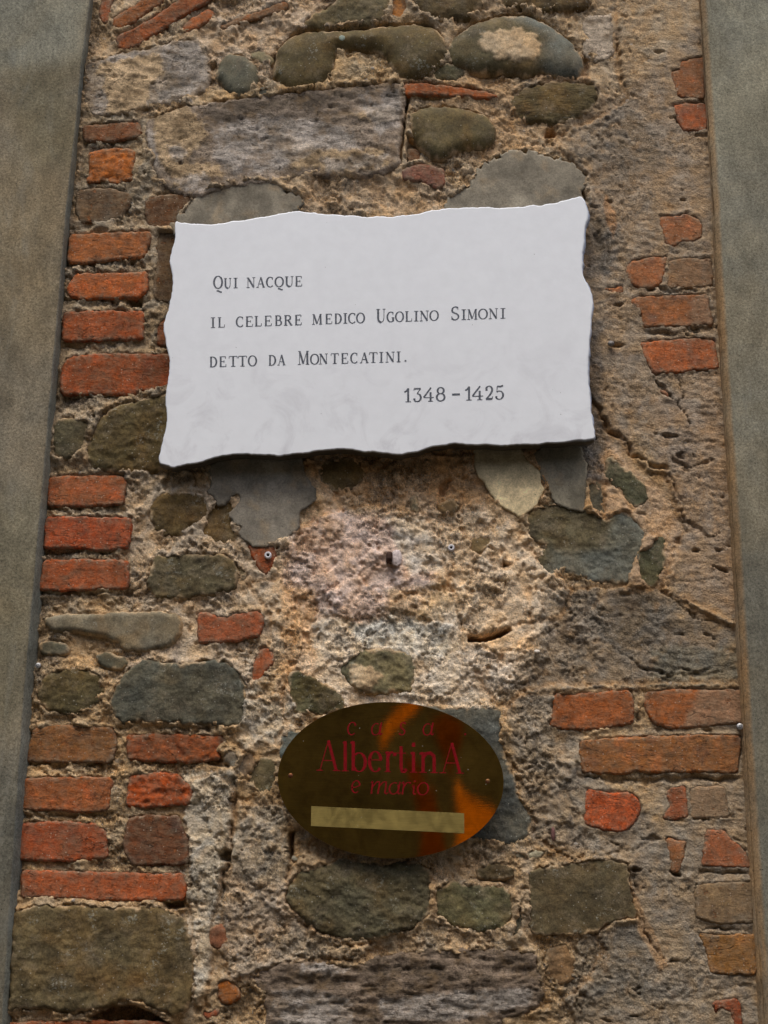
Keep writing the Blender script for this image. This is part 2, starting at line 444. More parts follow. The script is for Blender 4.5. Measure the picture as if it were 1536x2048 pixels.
# ------------------------------------------------------------------ what is set in the wall, traced from the photograph
# kind, outline (photo px), proud height m, edge rounding px, roughness m, display colour, options
RED = (154, 82, 50); RED2 = (148, 76, 48); DULL = (122, 68, 48); BROWN = (88, 60, 42); ORG = (168, 84, 38); PALE = (160, 96, 66)
PIECES = [
 # left margin bricks, top to bottom
 ('brick', [(165,250),(225,244),(278,244),(284,258),(280,273),(235,281),(176,284),(164,275)], .012, 6, .0014, DULL, {}),
 ('brick', [(176,302),(196,298),(226,294),(264,296),(269,305),(266,360),(232,366),(206,360),(172,367),(178,340)], .010, 5, .0050, ORG, {'broken':1}),
 ('brick', [(155,380),(190,374),(228,376),(262,388),(258,412),(240,436),(205,446),(157,443),(150,420)], .012, 7, .0018, (98,72,54), {}),
 ('brick', [(292,397),(330,388),(368,386),(390,398),(356,428),(350,457),(322,458),(298,452),(287,430)], .011, 5, .0014, (100,66,48), {}),
 ('brick', [(139,469),(220,465),(298,460),(303,467),(296,490),(289,514),(235,518),(200,525),(134,526)], .013, 4, .0014, RED, {}),
 ('brick', [(316,463),(360,461),(362,520),(358,602),(330,606),(312,598),(307,585),(313,520)], .006, 5, .0012, (92,62,46), {}),
 ('brick', [(152,547),(220,545),(296,543),(297,570),(291,590),(270,596),(215,596),(168,600),(134,592),(136,572)], .014, 5, .0016, (166,78,44), {}),
 ('brick', [(127,625),(200,621),(289,622),(288,650),(284,678),(215,682),(124,682),(123,660)], .012, 4, .0016, (146,72,44), {}),
 ('brick', [(320,645),(350,618),(360,640),(358,690),(314,692),(312,670)], .008, 4, .0014, (120,66,44), {}),
 ('brick', [(142,713),(200,706),(300,707),(360,704),(360,770),(285,784),(250,793),(190,789),(121,790),(121,750),(126,728)], .013, 7, .0022, (148,66,38), {}),
 ('brick', [(95,953),(160,950),(248,951),(253,962),(249,1010),(180,1014),(94,1012)], .012, 4, .0010, (152,74,48), {}),
 ('brick', [(90,1034),(170,1033),(264,1035),(262,1062),(256,1097),(200,1100),(150,1096),(86,1096)], .013, 3, .0010, (156,72,46), {}),
 ('brick', [(86,1120),(170,1117),(257,1120),(257,1150),(255,1177),(200,1178),(140,1182),(76,1181)], .013, 4, .0014, (152,74,46), {}),
 ('brick', [(395,1225),(418,1224),(436,1234),(450,1236),(470,1227),(520,1223),(529,1240),(519,1272),(470,1284),(397,1287)], .014, 5, .0010, (160,84,62), {}),
 ('brick', [(518,1302),(530,1298),(546,1302),(550,1324),(532,1338),(524,1361),(502,1362),(506,1330)], .008, 4, .0012, (160,76,50), {}),
 ('brick', [(494,1090),(520,1088),(553,1092),(549,1128),(536,1150),(524,1146),(508,1120)], .010, 3, .0020, (150,66,40), {}),
 ('brick', [(66,1456),(130,1450),(228,1455),(233,1480),(231,1510),(222,1526),(150,1524),(110,1526),(50,1522)], .009, 5, .0016, (134,78,50), {}),
 ('brick', [(252,1470),(330,1468),(448,1470),(452,1484),(434,1498),(442,1518),(400,1524),(340,1525),(258,1520),(252,1495)], .011, 5, .0030, (146,68,38), {'broken':1}),
 ('brick', [(45,1556),(130,1554),(226,1555),(223,1590),(216,1622),(160,1626),(110,1620),(41,1620)], .013, 4, .0012, (150,74,46), {}),
 ('brick', [(258,1550),(310,1545),(356,1547),(368,1560),(390,1582),(378,1608),(300,1615),(252,1613)], .010, 5, .0045, (164,72,34), {'broken':1}),
 ('brick', [(40,1645),(120,1643),(188,1646),(210,1660),(216,1688),(214,1716),(150,1723),(90,1722),(32,1718)], .012, 6, .0012, (154,74,48), {}),
 ('brick', [(260,1634),(300,1630),(358,1631),(364,1650),(378,1690),(376,1728),(330,1731),(262,1730),(245,1695),(250,1660)], .014, 6, .0035, (96,58,44), {}),
 ('brick', [(42,1740),(200,1744),(368,1748),(374,1770),(370,1798),(330,1802),(180,1800),(90,1794),(41,1796)], .013, 4, .0012, (144,72,46), {}),
 ('brick', [(18,2046),(150,2040),(340,2044),(345,2110),(10,2110)], .012, 4, .001, (140,68,44), {}),
 ('brick', [(436,1968),(452,1959),(470,1968),(482,1985),(476,2002),(452,2010),(436,1998)], .014, 8, .0020, (164,84,38), {}),
 ('brick', [(405,2027),(435,2018),(440,2028),(412,2040)], .008, 3, .0010, (150,72,50), {}),
 # slanting bricks at the top
 ('brick', [(206,-20),(232,-20),(222,10),(218,42),(208,50),(198,28)], .008, 4, .0016, (156,84,60), {}),
 ('brick', [(224,36),(262,16),(300,-14),(344,-14),(322,8),(285,32),(240,60),(226,52)], .011, 4, .0018, (150,78,46), {}),
 ('brick', [(230,72),(290,44),(345,8),(372,-18),(446,-18),(420,0),(370,30),(300,74),(272,92),(244,99),(232,88)], .013, 4, .0020, (146,70,42), {}),
 ('brick', [(362,54),(388,34),(415,17),(430,22),(425,38),(396,54),(368,66)], .010, 5, .0016, (154,84,52), {}),
 ('brick', [(436,50),(480,34),(530,16),(568,2),(578,10),(566,22),(520,34),(470,50),(446,58)], .009, 4, .0014, (138,82,56), {}),
 # thin tile, pink brick over the white plaque
 ('brick', [(806,168),(850,164),(905,172),(960,178),(1000,189),(984,197),(930,193),(880,190),(808,189)], .016, 4, .0026, (160,74,40), {}),
 ('brick', [(803,340),(830,328),(862,330),(890,338),(889,372),(872,378),(845,364),(802,358)], .011, 7, .0014, (136,84,70), {}),
 ('brick', [(812,300),(838,300),(842,322),(815,325)], .004, 4, .0014, (110,64,44), {}),
 ('brick', [(782,0),(812,-12),(816,20),(800,40),(782,34)], .006, 5, .0014, (166,104,62), {}),
 # right margin bricks
 ('brick', [(1360,122),(1392,114),(1410,112),(1410,197),(1357,195),(1347,165),(1338,142),(1360,138)], .0085, 3, .0010, (138,78,56), {}),
 ('brick', [(1346,210),(1370,206),(1412,204),(1416,261),(1366,263),(1356,240)], .0085, 3, .0010, (160,80,54), {}),
 ('brick', [(1318,433),(1345,434),(1372,428),(1396,436),(1404,450),(1404,478),(1385,483),(1362,484),(1345,494),(1330,488),(1322,458)], .0095, 4, .0010, (156,90,68), {}),
 ('brick', [(1260,522),(1300,514),(1334,512),(1334,520),(1326,568),(1300,577),(1282,578),(1262,566),(1252,545)], .0090, 5, .0012, (160,90,64), {}),
 ('brick', [(1338,522),(1380,516),(1424,518),(1428,572),(1380,575),(1332,577)], .0082, 3, .0010, (140,102,78), {}),
 ('brick', [(1258,599),(1275,593),(1400,587),(1416,588),(1428,650),(1380,651),(1288,655),(1282,622)], .0095, 3, .0016, (152,86,60), {'faded':[(1392,585),(1436,585),(1436,655),(1380,655)]}),
 ('brick', [(1278,684),(1320,680),(1384,674),(1430,678),(1438,736),(1390,742),(1304,749),(1292,720)], .0095, 3, .0016, (156,86,58), {}),
 ('brick', [(1202,573),(1222,576),(1246,571),(1245,584),(1222,588),(1210,580)], .0082, 2, .0010, (150,90,66), {}),
 ('brick', [(1318,775),(1332,782),(1340,798),(1326,790)], .0075, 2, .0010, (160,96,78), {}),
 ('brick', [(1108,1388),(1180,1386),(1262,1381),(1268,1400),(1268,1446),(1232,1454),(1180,1461),(1120,1458),(1098,1450),(1104,1436)], .013, 4, .0018, (158,84,50), {}),
 ('brick', [(1290,1384),(1350,1377),(1420,1378),(1484,1378),(1488,1446),(1400,1454),(1340,1458),(1312,1450),(1290,1422)], .011, 6, .0018, (150,84,48), {'faded':[(1400,1370),(1500,1370),(1500,1460),(1360,1460),(1390,1400)]}),
 ('brick', [(1158,1484),(1200,1478),(1280,1473),(1400,1470),(1484,1470),(1484,1500),(1476,1546),(1380,1544),(1300,1546),(1268,1541),(1250,1548),(1164,1546),(1157,1510)], .014, 4, .0020, (156,86,54), {}),
 ('brick', [(1172,1578),(1200,1582),(1232,1586),(1262,1584),(1276,1596),(1284,1620),(1272,1640),(1258,1660),(1232,1664),(1200,1658),(1168,1648)], .012, 4, .0018, (172,80,48), {}),
 ('brick', [(1336,1576),(1372,1570),(1374,1600),(1378,1634),(1346,1640),(1324,1638),(1340,1610),(1332,1590)], .0088, 3, .0010, (150,84,64), {}),
 ('brick', [(1380,1574),(1448,1572),(1455,1600),(1456,1636),(1380,1637)], .0082, 3, .0010, (134,104,84), {}),
 ('brick', [(1332,1674),(1352,1680),(1372,1682),(1370,1700),(1360,1744),(1342,1744),(1338,1700)], .0090, 3, .0012, (144,84,58), {}),
 ('brick', [(1412,1660),(1448,1660),(1464,1680),(1490,1700),(1506,1734),(1404,1732)], .0095, 3, .0010, (156,88,66), {}),
 ('brick', [(1394,1768),(1450,1764),(1506,1764),(1508,1846),(1440,1848),(1392,1836),(1390,1790)], .0092, 4, .0012, (126,98,76), {}),
 ('brick', [(1396,1867),(1450,1869),(1512,1868),(1514,1950),(1430,1948),(1420,1944),(1412,1900)], .0095, 3, .0012, (142,92,58), {}),
 ('brick', [(1424,2006),(1450,2000),(1474,1996),(1484,2020),(1486,2060),(1472,2064),(1462,2024),(1440,2014),(1432,2030)], .0090, 3, .0010, (140,66,44), {}),
 # cobbles and rubble, top
 ('cobble', [(550,115),(556,88),(580,64),(620,55),(680,55),(720,52),(772,44),(830,40),(870,48),(890,70),(896,100),(884,125),(860,142),(820,152),(798,150),(780,122),(755,94),(700,92),(672,96),(668,140),(640,168),(590,178),(558,162),(546,140)], .030, 42, .0022, (88,78,50), {}),
 ('cobble', [(897,90),(910,66),(945,42),(1000,26),(1050,24),(1100,44),(1140,72),(1160,100),(1168,118),(1160,148),(1120,146),(1086,138),(1056,146),(1000,136),(950,138),(905,120)], .030, 34, .0028, (92,86,64), {'cool':[(1000,20),(1180,20),(1180,160),(1080,150),(1090,70)],'smear':[(960,70),(1030,56),(1066,66),(1084,90),(1070,120),(1000,118),(958,96)]}),
 ('cobble', [(432,145),(436,122),(455,104),(478,104),(510,124),(516,150),(512,174),(488,192),(462,186),(446,168)], .020, 20, .0020, (88,88,76), {}),
 ('stone', [(510,182),(540,172),(548,190),(530,200),(512,196)], .010, 8, .0014, (84,86,80), {}),
 ('stone', [(492,106),(522,98),(548,118),(540,134),(520,128)], .009, 8, .0030, (122,118,96), {}),
 ('cobble', [(818,225),(840,210),(880,207),(930,212),(972,224),(992,250),(992,274),(966,288),(925,292),(890,310),(862,306),(838,288),(820,256)], .026, 26, .0022, (92,84,58), {}),
 ('strata', [(1018,205),(1040,178),(1090,164),(1140,162),(1192,168),(1196,200),(1175,224),(1140,240),(1096,246),(1046,236)], .017, 22, .0040, (92,82,54), {}),
 ('stone', [(822,10),(820,-25),(966,-25),(966,14),(940,36),(890,40),(850,38)], .024, 26, .0028, (86,74,48), {}),
 ('stone', [(600,58),(620,32),(660,10),(690,-22),(780,-22),(776,26),(764,44),(700,50),(640,56)], .018, 16, .0030, (100,92,68), {}),
 ('stone', [(1006,8),(1010,-25),(1180,-25),(1182,12),(1120,22),(1060,22)], .020, 18, .0030, (86,72,44), {}),
 ('stone', [(858,140),(890,124),(930,134),(928,156),(886,160),(860,156)], .012, 12, .0020, (80,78,58), {}),
 ('stone', [(820,262),(832,262),(832,278),(822,280)], .012, 5, .001, (150,122,80), {}),
 ('travertine', [(166,132),(225,112),(300,98),(345,84),(392,80),(404,94),(416,112),(418,150),(414,176),(380,200),(330,212),(312,206),(262,226),(204,232),(180,224),(170,190)], .012, 8, .0034, (140,130,118), {'pale':[[(322,96),(392,84),(412,112),(414,170),(372,200),(320,206),(312,180),(360,172),(330,140)],[(184,186),(208,178),(216,200),(206,226),(186,222)],[(172,130),(260,104),(320,96),(300,108),(200,130)]], 'smears':[[(200,128),(300,108),(324,112),(330,150),(300,170),(296,220),(214,232),(206,180),(212,150),(190,150)]]}),
 ('travertine', [(292,240),(350,222),(380,214),(470,200),(560,187),(680,176),(795,165),(812,180),(806,230),(800,290),(796,332),(740,352),(620,350),(560,362),(470,372),(410,392),(352,386),(316,360),(300,310)], .014, 7, .0038, (124,114,104), {'pale':[[(420,250),(520,232),(640,240),(700,260),(720,300),(640,300),(560,340),(470,352),(430,320)],[(294,262),(312,262),(322,330),(306,330)],[(340,356),(410,350),(430,380),(370,388)],[(720,190),(800,180),(804,250),(760,270),(730,230)],[(340,292),(366,290),(370,320),(345,322)],[(640,320),(780,312),(760,336),(650,346)]], 'smears':[[(306,226),(372,214),(404,240),(418,270),(390,300),(370,324),(330,340),(308,300)],[(330,330),(430,326),(450,352),(350,372)],[(560,270),(600,278),(640,300),(650,330),(600,340),(566,320)],[(640,300),(760,300),(790,330),(700,352),(640,345)],[(700,230),(780,210),(800,240),(760,250)]], 'dark':[[(400,212),(560,188),(800,166),(806,205),(700,222),(600,250),(500,240),(420,260)]]}),
 ('travertine', [(1168,32),(1225,30),(1224,110),(1198,122),(1166,112)], .008, 5, .0020, (150,140,128), {}),
 # left rubble
 ('stone', [(106,842),(130,832),(168,840),(184,858),(172,898),(152,915),(120,918),(102,905)], .015, 12, .0026, (84,80,62), {}),
 ('stone', [(168,905),(182,868),(206,826),(250,806),(300,794),(350,780),(350,900),(340,926),(310,945),(240,942),(184,936)], .020, 16, .0040, (88,78,50), {}),
 ('stone', [(308,1000),(330,988),(372,984),(404,988),(418,1015),(412,1036),(388,1052),(352,1070),(314,1062),(298,1030)], .012, 14, .0030, (100,86,56), {}),
 ('stone', [(414,1020),(436,990),(462,1000),(482,1030),(470,1050),(478,1076),(450,1092),(424,1086),(402,1066)], .004, 12, .0030, (104,88,58), {}),
 ('stone', [(308,1114),(370,1108),(440,1110),(466,1118),(476,1150),(466,1180),(420,1186),(372,1196),(310,1196),(294,1168),(300,1140)], .016, 9, .0030, (88,82,62), {}),
 ('cobble', [(88,1234),(130,1226),(180,1228),(240,1224),(310,1221),(352,1226),(364,1242),(358,1270),(340,1290),(290,1302),(250,1300),(232,1280),(200,1270),(150,1260),(104,1262),(92,1250)], .018, 12, .0024, (124,120,106), {}),
 ('cobble', [(74,1288),(100,1282),(126,1286),(140,1300),(124,1310),(84,1308)], .010, 7, .0014, (86,88,78), {}),
 ('cobble', [(190,1310),(212,1303),(240,1314),(258,1326),(246,1340),(218,1338),(196,1328)], .013, 8, .0018, (92,94,84), {}),
 ('stone', [(84,1352),(120,1340),(168,1338),(200,1350),(206,1384),(190,1412),(150,1430),(100,1424),(74,1400)], .013, 12, .0034, (88,80,54), {}),
 ('stone', [(214,1406),(232,1372),(262,1336),(290,1318),(324,1320),(356,1328),(400,1322),(450,1324),(480,1342),(492,1380),(490,1440),(480,1456),(430,1448),(340,1446),(240,1446)], .020, 10, .0024, (86,88,80), {}),
 ('stone', [(24,1824),(70,1812),(140,1812),(240,1814),(308,1812),(340,1828),(372,1850),(386,1900),(388,1960),(378,2010),(352,2034),(320,2022),(280,2004),(240,2004),(200,2018),(140,2026),(60,2018),(16,2022)], .024, 12, .0030, (94,84,60), {}),
 # middle
 ('stone', [(574,1346),(592,1340),(622,1354),(660,1374),(690,1396),(690,1420),(640,1430),(596,1424),(578,1392)], .010, 10, .0040, (82,82,60), {}),
 ('stone', [(692,1316),(722,1300),(760,1298),(800,1302),(826,1318),(830,1356),(820,1390),(780,1384),(740,1388),(704,1372),(682,1344)], .009, 16, .0040, (108,106,84), {'smear':[(700,1330),(740,1330),(770,1350),(740,1380),(700,1370)]}),
 ('stone', [(836,1410),(900,1418),(980,1414),(1004,1424),(1006,1470),(1006,1500),(1028,1560),(1044,1605),(1062,1640),(1058,1672),(1026,1692),(985,1688),(950,1676),(900,1690),(820,1640),(800,1500)], .010, 14, .0030, (84,88,86), {}),
 ('stone', [(560,1480),(576,1462),(600,1462),(640,1560),(600,1580),(566,1540)], .010, 8, .0020, (90,100,100), {}),
 ('stone', [(500,1520),(540,1514),(560,1540),(548,1580),(520,1592),(500,1570)], .005, 10, .0020, (96,88,64), {}),
 ('stone', [(578,1766),(600,1742),(650,1726),(690,1716),(760,1728),(830,1722),(858,1740),(864,1790),(860,1830),(826,1856),(776,1872),(700,1882),(640,1864),(600,1834),(572,1800)], .020, 18, .0046, (82,79,62), {}),
 ('stone', [(868,1778),(900,1764),(940,1770),(1000,1772),(1024,1790),(1026,1830),(1016,1858),(960,1864),(902,1852),(872,1828)], .014, 14, .0034, (94,92,68), {}),
 ('stone', [(950,1740),(1000,1730),(1030,1740),(1026,1756),(980,1760),(955,1755)], .010, 8, .0030, (70,64,46), {}),
 ('stone', [(1052,1746),(1080,1734),(1140,1730),(1176,1720),(1220,1720),(1253,1728),(1262,1780),(1272,1836),(1220,1842),(1190,1866),(1130,1870),(1064,1868),(1058,1810)], .016, 6, .0016, (86,78,58), {}),
 ('stone', [(1034,1806),(1046,1800),(1046,1850),(1030,1880),(1016,1876),(1030,1850)], .012, 5, .0014, (74,74,66), {}),
 ('stone', [(1030,1708),(1060,1702),(1090,1704),(1084,1714),(1040,1717)], .012, 4, .0010, (150,148,132), {}),
 ('stone', [(582,1716),(605,1712),(632,1706),(620,1718),(590,1724)], .016, 3, .0010, (140,142,134), {}),
 ('trav2', [(494,1952),(560,1930),(620,1924),(700,1932),(800,1908),(900,1898),(1000,1900),(1068,1904),(1080,1950),(1086,1992),(1070,2020),(1000,2040),(980,2110),(540,2110),(538,2050),(528,1990)], .012, 9, .0050, (112,102,92), {'pale':[[(545,1985),(620,1975),(700,2000),(700,2070),(545,2070)],[(760,2000),(900,1985),(1066,1975),(1060,2010),(900,2040),(770,2040)],[(600,1925),(700,1935),(690,1950),(600,1945)]]}),
 ('stone', [(424,1854),(448,1850),(456,1872),(444,1900),(424,1896),(418,1874)], .010, 8, .0018, (116,80,62), {}),
 ('stone', [(1096,1900),(1130,1890),(1150,1920),(1148,1960),(1120,1975),(1092,1950)], .008, 14, .0030, (128,106,80), {}),
 # right rubble under the white plaque
 ('stone', [(1058,1070),(1052,1030),(1080,1012),(1110,1000),(1150,1016),(1190,1020),(1212,1040),(1240,1022),(1264,1030),(1290,1070),(1284,1110),(1268,1130),(1256,1168),(1200,1166),(1150,1150),(1120,1140),(1100,1158),(1084,1140),(1082,1106),(1100,1092),(1080,1086)], .009, 10, .0034, (88,84,66), {'cool':[(1100,1100),(1200,1100),(1240,1020),(1300,1050),(1300,1200),(1080,1190)]}),
 ('stone', [(1210,930),(1224,908),(1240,930),(1270,952),(1292,975),(1296,1000),(1276,1014),(1256,1004),(1250,984),(1230,972),(1212,954)], .008, 8, .0024, (84,86,68), {}),
 ('stone', [(1276,1104),(1300,1096),(1314,1070),(1326,1076),(1330,1120),(1318,1150),(1312,1172),(1288,1172),(1276,1146)], .009, 8, .0024, (84,86,66), {}),
 ('stone', [(1174,962),(1200,962),(1208,1000),(1208,1036),(1180,1022),(1172,990)], .006, 6, .0014, (92,92,82), {}),
 ('stone', [(640,925),(700,912),(732,940),(730,962),(712,980),(670,980),(640,962)], .003, 14, .0024, (104,88,58), {}),
 ('stone', [(820,990),(836,992),(838,1020),(822,1024)], .008, 8, .0020, (110,108,92), {}),
 ('stone', [(874,1010),(900,998),(920,1012),(904,1028),(880,1024)], .010, 9, .0020, (116,100,74), {}),
 ('stone', [(938,1080),(960,1072),(984,1076),(976,1096),(956,1106),(940,1096)], .005, 8, .0010, (124,112,86), {}),
 ('stone', [(470,1540),(482,1516),(500,1500),(512,1520),(500,1548),(480,1560)], .012, 8, .002, (118,110,100), {}),
 ('stone', [(448,1502),(470,1500),(482,1520),(470,1540),(452,1528)], .013, 8, .002, (126,120,110), {}),
 ('stone', [(440,1120),(470,1118),(500,1140),(490,1160),(470,1150)], .004, 8, .002, (120,112,90), {}),
 # patches of smooth cement
 ('plaster_patch', [(340,452),(372,420),(380,404),(420,378),(476,362),(540,366),(592,388),(610,400),(600,416),(560,450),(352,470)], .0125, 3, .0008, (114,107,94), {'z':1}),
 ('plaster_patch', [(884,430),(900,400),(940,372),(960,330),(1010,306),(1060,302),(1110,318),(1150,336),(1172,352),(1166,378),(1180,410),(1100,440)], .012, 3, .0010, (116,109,96), {'z':1}),
 ('plaster_patch', [(412,986),(424,968),(420,930),(470,905),(600,900),(612,955),(632,982),(632,1000),(610,1016),(598,1024),(597,1056),(572,1076),(548,1088),(520,1092),(498,1088),(480,1070),(486,1052),(468,1046),(458,1028),(466,1018),(482,1006),(478,986),(464,990),(450,1006),(436,1010),(430,996)], .0140, 2, .0007, (112,106,96), {'z':1}),
 ('plaster_patch', [(948,890),(1036,890),(1052,916),(1076,940),(1088,974),(1086,990),(1070,1010),(1046,1034),(1022,1022),(996,1006),(976,980),(958,950),(950,925)], .0135, 2, .0006, (196,178,142), {'z':1}),
 ('plaster_patch', [(1086,890),(1160,890),(1172,930),(1174,990),(1168,1024),(1132,1016),(1108,1000),(1092,972),(1078,940),(1064,910)], .0130, 2, .0006, (116,110,96), {'z':1}),
]
HOLES = [([(1092,262),(1106,258),(1112,270),(1102,280),(1090,276)], .03), ([(938,1270),(965,1273),(990,1267),(1020,1254),(1022,1260),(1002,1273),(960,1283),(938,1281)], .085),
 ([(878,974),(892,955),(906,958),(900,966),(888,990),(880,992)], .014), ([(1006,1120),(1020,1128),(1008,1134)], .018), ([(560,1000),(566,998),(566,1004)], .01),
 ([(800,196),(818,198),(812,238),(806,300),(802,330),(794,330),(800,260)], .022), ([(812,270),(838,286),(840,306),(815,326)], .016),
 ([(436,1708),(450,1698),(462,1700),(460,1724),(440,1720)], .03), ([(578,1668),(590,1664),(586,1690),(588,1724),(580,1716)], .026), ([(330,1806),(372,1798),(368,1816),(336,1818)], .02),
 ([(380,1506),(440,1504),(464,1520),(458,1536),(420,1530)], .012), ([(412,134),(432,126),(436,136),(420,142)], .018), ([(180,2036),(220,2012),(270,2010),(320,2034),(340,2050),(200,2048)], .03),
 ([(1266,1006),(1272,1004),(1274,1010),(1268,1012)], .01), ([(1168,100),(1180,140),(1176,156),(1160,152)], .012), ([(257,597),(284,597),(284,616),(262,612)], .018),
 ([(1186,470),(1200,462),(1206,500),(1192,506)], .008), ([(752,1088),(755,1086),(757,1090),(753,1092)], .01), ([(960,1742),(1020,1746),(1010,1764),(958,1760)], .010), ([(385,398),(405,392),(398,400)], .012),
 ([(1152,1390),(1160,1362),(1164,1364)], .004), ([(540,130),(556,100),(556,170),(540,160)], .012), ([(1222,686),(1250,690),(1240,696),(1220,694)], .012), ([(1224,612),(1248,608),(1240,614)], .014),
 ([(1340,1742),(1362,1748),(1362,1754),(1344,1750)], .016)]
CRACKS = [([(1232,70),(1238,120),(1244,150),(1262,190),(1290,206)], 2.2, .006), ([(1180,800),(1200,820),(1216,858),(1250,880),(1262,905),(1300,930),(1330,938)], 5, .012),
 ([(1312,764),(1330,782),(1338,794),(1352,806),(1366,826),(1380,850)], 3.0, .010), ([(1358,756),(1362,775),(1364,796),(1352,804)], 2.0, .008), ([(1334,912),(1356,928),(1384,938),(1412,922),(1430,920)], 3.0, .008),
 ([(1372,884),(1400,888),(1430,884)], 5, .007), ([(1340,950),(1358,990),(1370,1040),(1400,1062),(1420,1072),(1445,1066)], 3.0, .008), ([(1320,1180),(1360,1212),(1400,1240),(1440,1244)], 2.6, .007),
 ([(1322,1172),(1400,1160),(1460,1158)], 2.0, .003), ([(1420,996),(1450,996)], 3, .005), ([(1264,1736),(1272,1800),(1282,1850),(1300,1884),(1322,1918),(1350,1924)], 3.4, .009), ([(1350,1924),(1378,1918),(1392,1900)], 2, .004),
 ([(1310,580),(1380,582),(1432,576)], 3.5, .007), ([(1290,664),(1330,668),(1400,660),(1438,658)], 5, .008), ([(1304,754),(1360,750),(1438,744)], 3, .004), ([(1250,512),(1300,508),(1400,508)], 2, .003),
 ([(1268,1384),(1278,1400),(1276,1446)], 3, .008), ([(1170,1556),(1300,1562),(1400,1558),(1470,1560)], 7, .009), ([(1330,1642),(1400,1640),(1460,1634)], 3, .006), ([(1010,1510),(1050,1522),(1070,1524)], 4, .005),
 ([(1140,1446),(1168,1470),(1150,1480),(1130,1478)], 2, .004), ([(1255,1664),(1290,1680),(1320,1672)], 2, .003), ([(1150,1716),(1200,1710),(1260,1700),(1310,1680)], 4, .004), ([(1392,1764),(1390,1790),(1392,1840)], 2.4, .007),
 ([(1400,1744),(1506,1746)], 4, .006), ([(1396,1856),(1500,1862)], 3, .006), ([(890,1165),(905,1180),(912,1220),(925,1250)], 3, .006), ([(760,1224),(780,1200),(830,1186),(880,1182)], 2.6, .004),
 ([(470,1560),(470,1600),(462,1650),(464,1700),(450,1740),(440,1800)], 4, .009), ([(496,1954),(520,1966),(545,1952),(556,1940)], 2.4, .008), ([(1240,1850),(1240,1960),(1270,2000)], 2, .002),
 ([(988,1060),(996,1090),(1012,1120)], 3, .005), ([(1164,1926),(1150,1990),(1170,2040),(1200,2060)], 3, .005), ([(578,1700),(580,1740)], 3, .010), ([(1290,1340),(1350,1350),(1410,1352),(1450,1344)], 4, .006), ([(1180,1270),(1250,1310),(1290,1340)], 3, .003),
 ([(110,598),(290,602)], 5, .004), ([(130,530),(300,524)], 6, .004), ([(120,690),(290,688)], 5, .005), ([(120,796),(250,798),(300,790)], 5, .006), ([(95,1018),(255,1020)], 4, .004), ([(90,1102),(255,1104)], 5, .004), ([(80,1188),(258,1186)], 6, .006),
 ([(50,1530),(230,1532)], 6, .006), ([(42,1630),(220,1630)], 6, .006), ([(240,1455),(490,1456)], 6, .006)]
COATS = [  # layers of mortar and render that stand proud of what is under them
 ([(1236,30),(1250,-60),(1430,-60),(1450,700),(1500,1260),(1452,1248),(1392,1220),(1328,1178),(1346,1112),(1372,1066),(1352,1000),(1334,952),(1292,940),(1252,892),(1216,850),(1188,800),(1150,800),(1150,470),(1172,352),(1100,286),(1196,240),(1258,200),(1240,130)], .0065),
 ([(1012,1425),(1040,1385),(1100,1372),(1500,1368),(1540,2160),(1180,2160),(1160,2060),(1130,2000),(1180,1960),(1210,1900),(1196,1868),(1224,1842),(1270,1838),(1256,1728),(1150,1722),(1108,1698),(1072,1664),(1062,1622),(1036,1600),(1040,1544),(1006,1500),(1002,1472)], .0060),
 ([(574,1130),(600,1060),(660,1030),(740,1010),(850,1030),(884,1090),(906,1140),(890,1170),(800,1190),(760,1232),(700,1236),(640,1224),(626,1190),(590,1196)], .0040),
 ([(860,1040),(920,1060),(960,1110),(1010,1140),(1060,1110),(1140,1180),(1120,1230),(1030,1248),(960,1268),(930,1260),(912,1180)], .0040),
 ([(388,1560),(430,1546),(462,1580),(466,1640),(452,1690),(442,1760),(420,1850),(424,1930),(404,2020),(392,2010),(392,1880),(378,1800),(384,1690),(366,1640)], .0060),
 ([(476,1610),(560,1610),(584,1660),(578,1740),(572,1800),(600,1850),(690,1890),(760,1890),(720,1920),(600,1915),(520,1940),(470,1960),(440,1900),(458,1760)], .0050),
 ([(480,1400),(560,1390),(570,1450),(550,1480),(560,1500),(520,1510),(490,1500),(455,1470)], .0050),
 ([(1060,1180),(1250,1176),(1330,1180),(1480,1250),(1490,1370),(1040,1385),(1000,1410),(960,1350),(1020,1300),(1070,1260)], .0040),
 ([(500,1170),(560,1160),(590,1230),(580,1330),(560,1400),(500,1390),(540,1290),(545,1230)], .0035),
 ([(1190,1010),(1206,1040),(1216,1080),(1196,1100),(1178,1080),(1168,1050),(1176,1010)], .0080),
 ([(1208,972),(1232,976),(1250,1000),(1262,1022),(1230,1030),(1210,1044)], .0080),
 ([(1262,1128),(1276,1110),(1282,1160),(1300,1172),(1256,1180)], .0070),
 ([(1280,1080),(1310,1070),(1320,1080),(1300,1098),(1276,1104)], .0070),
 ([(640,165),(668,140),(672,100),(700,90),(760,95),(800,152),(790,166),(700,176),(560,188)], .0060),
]
T = lambda *p: list(p)
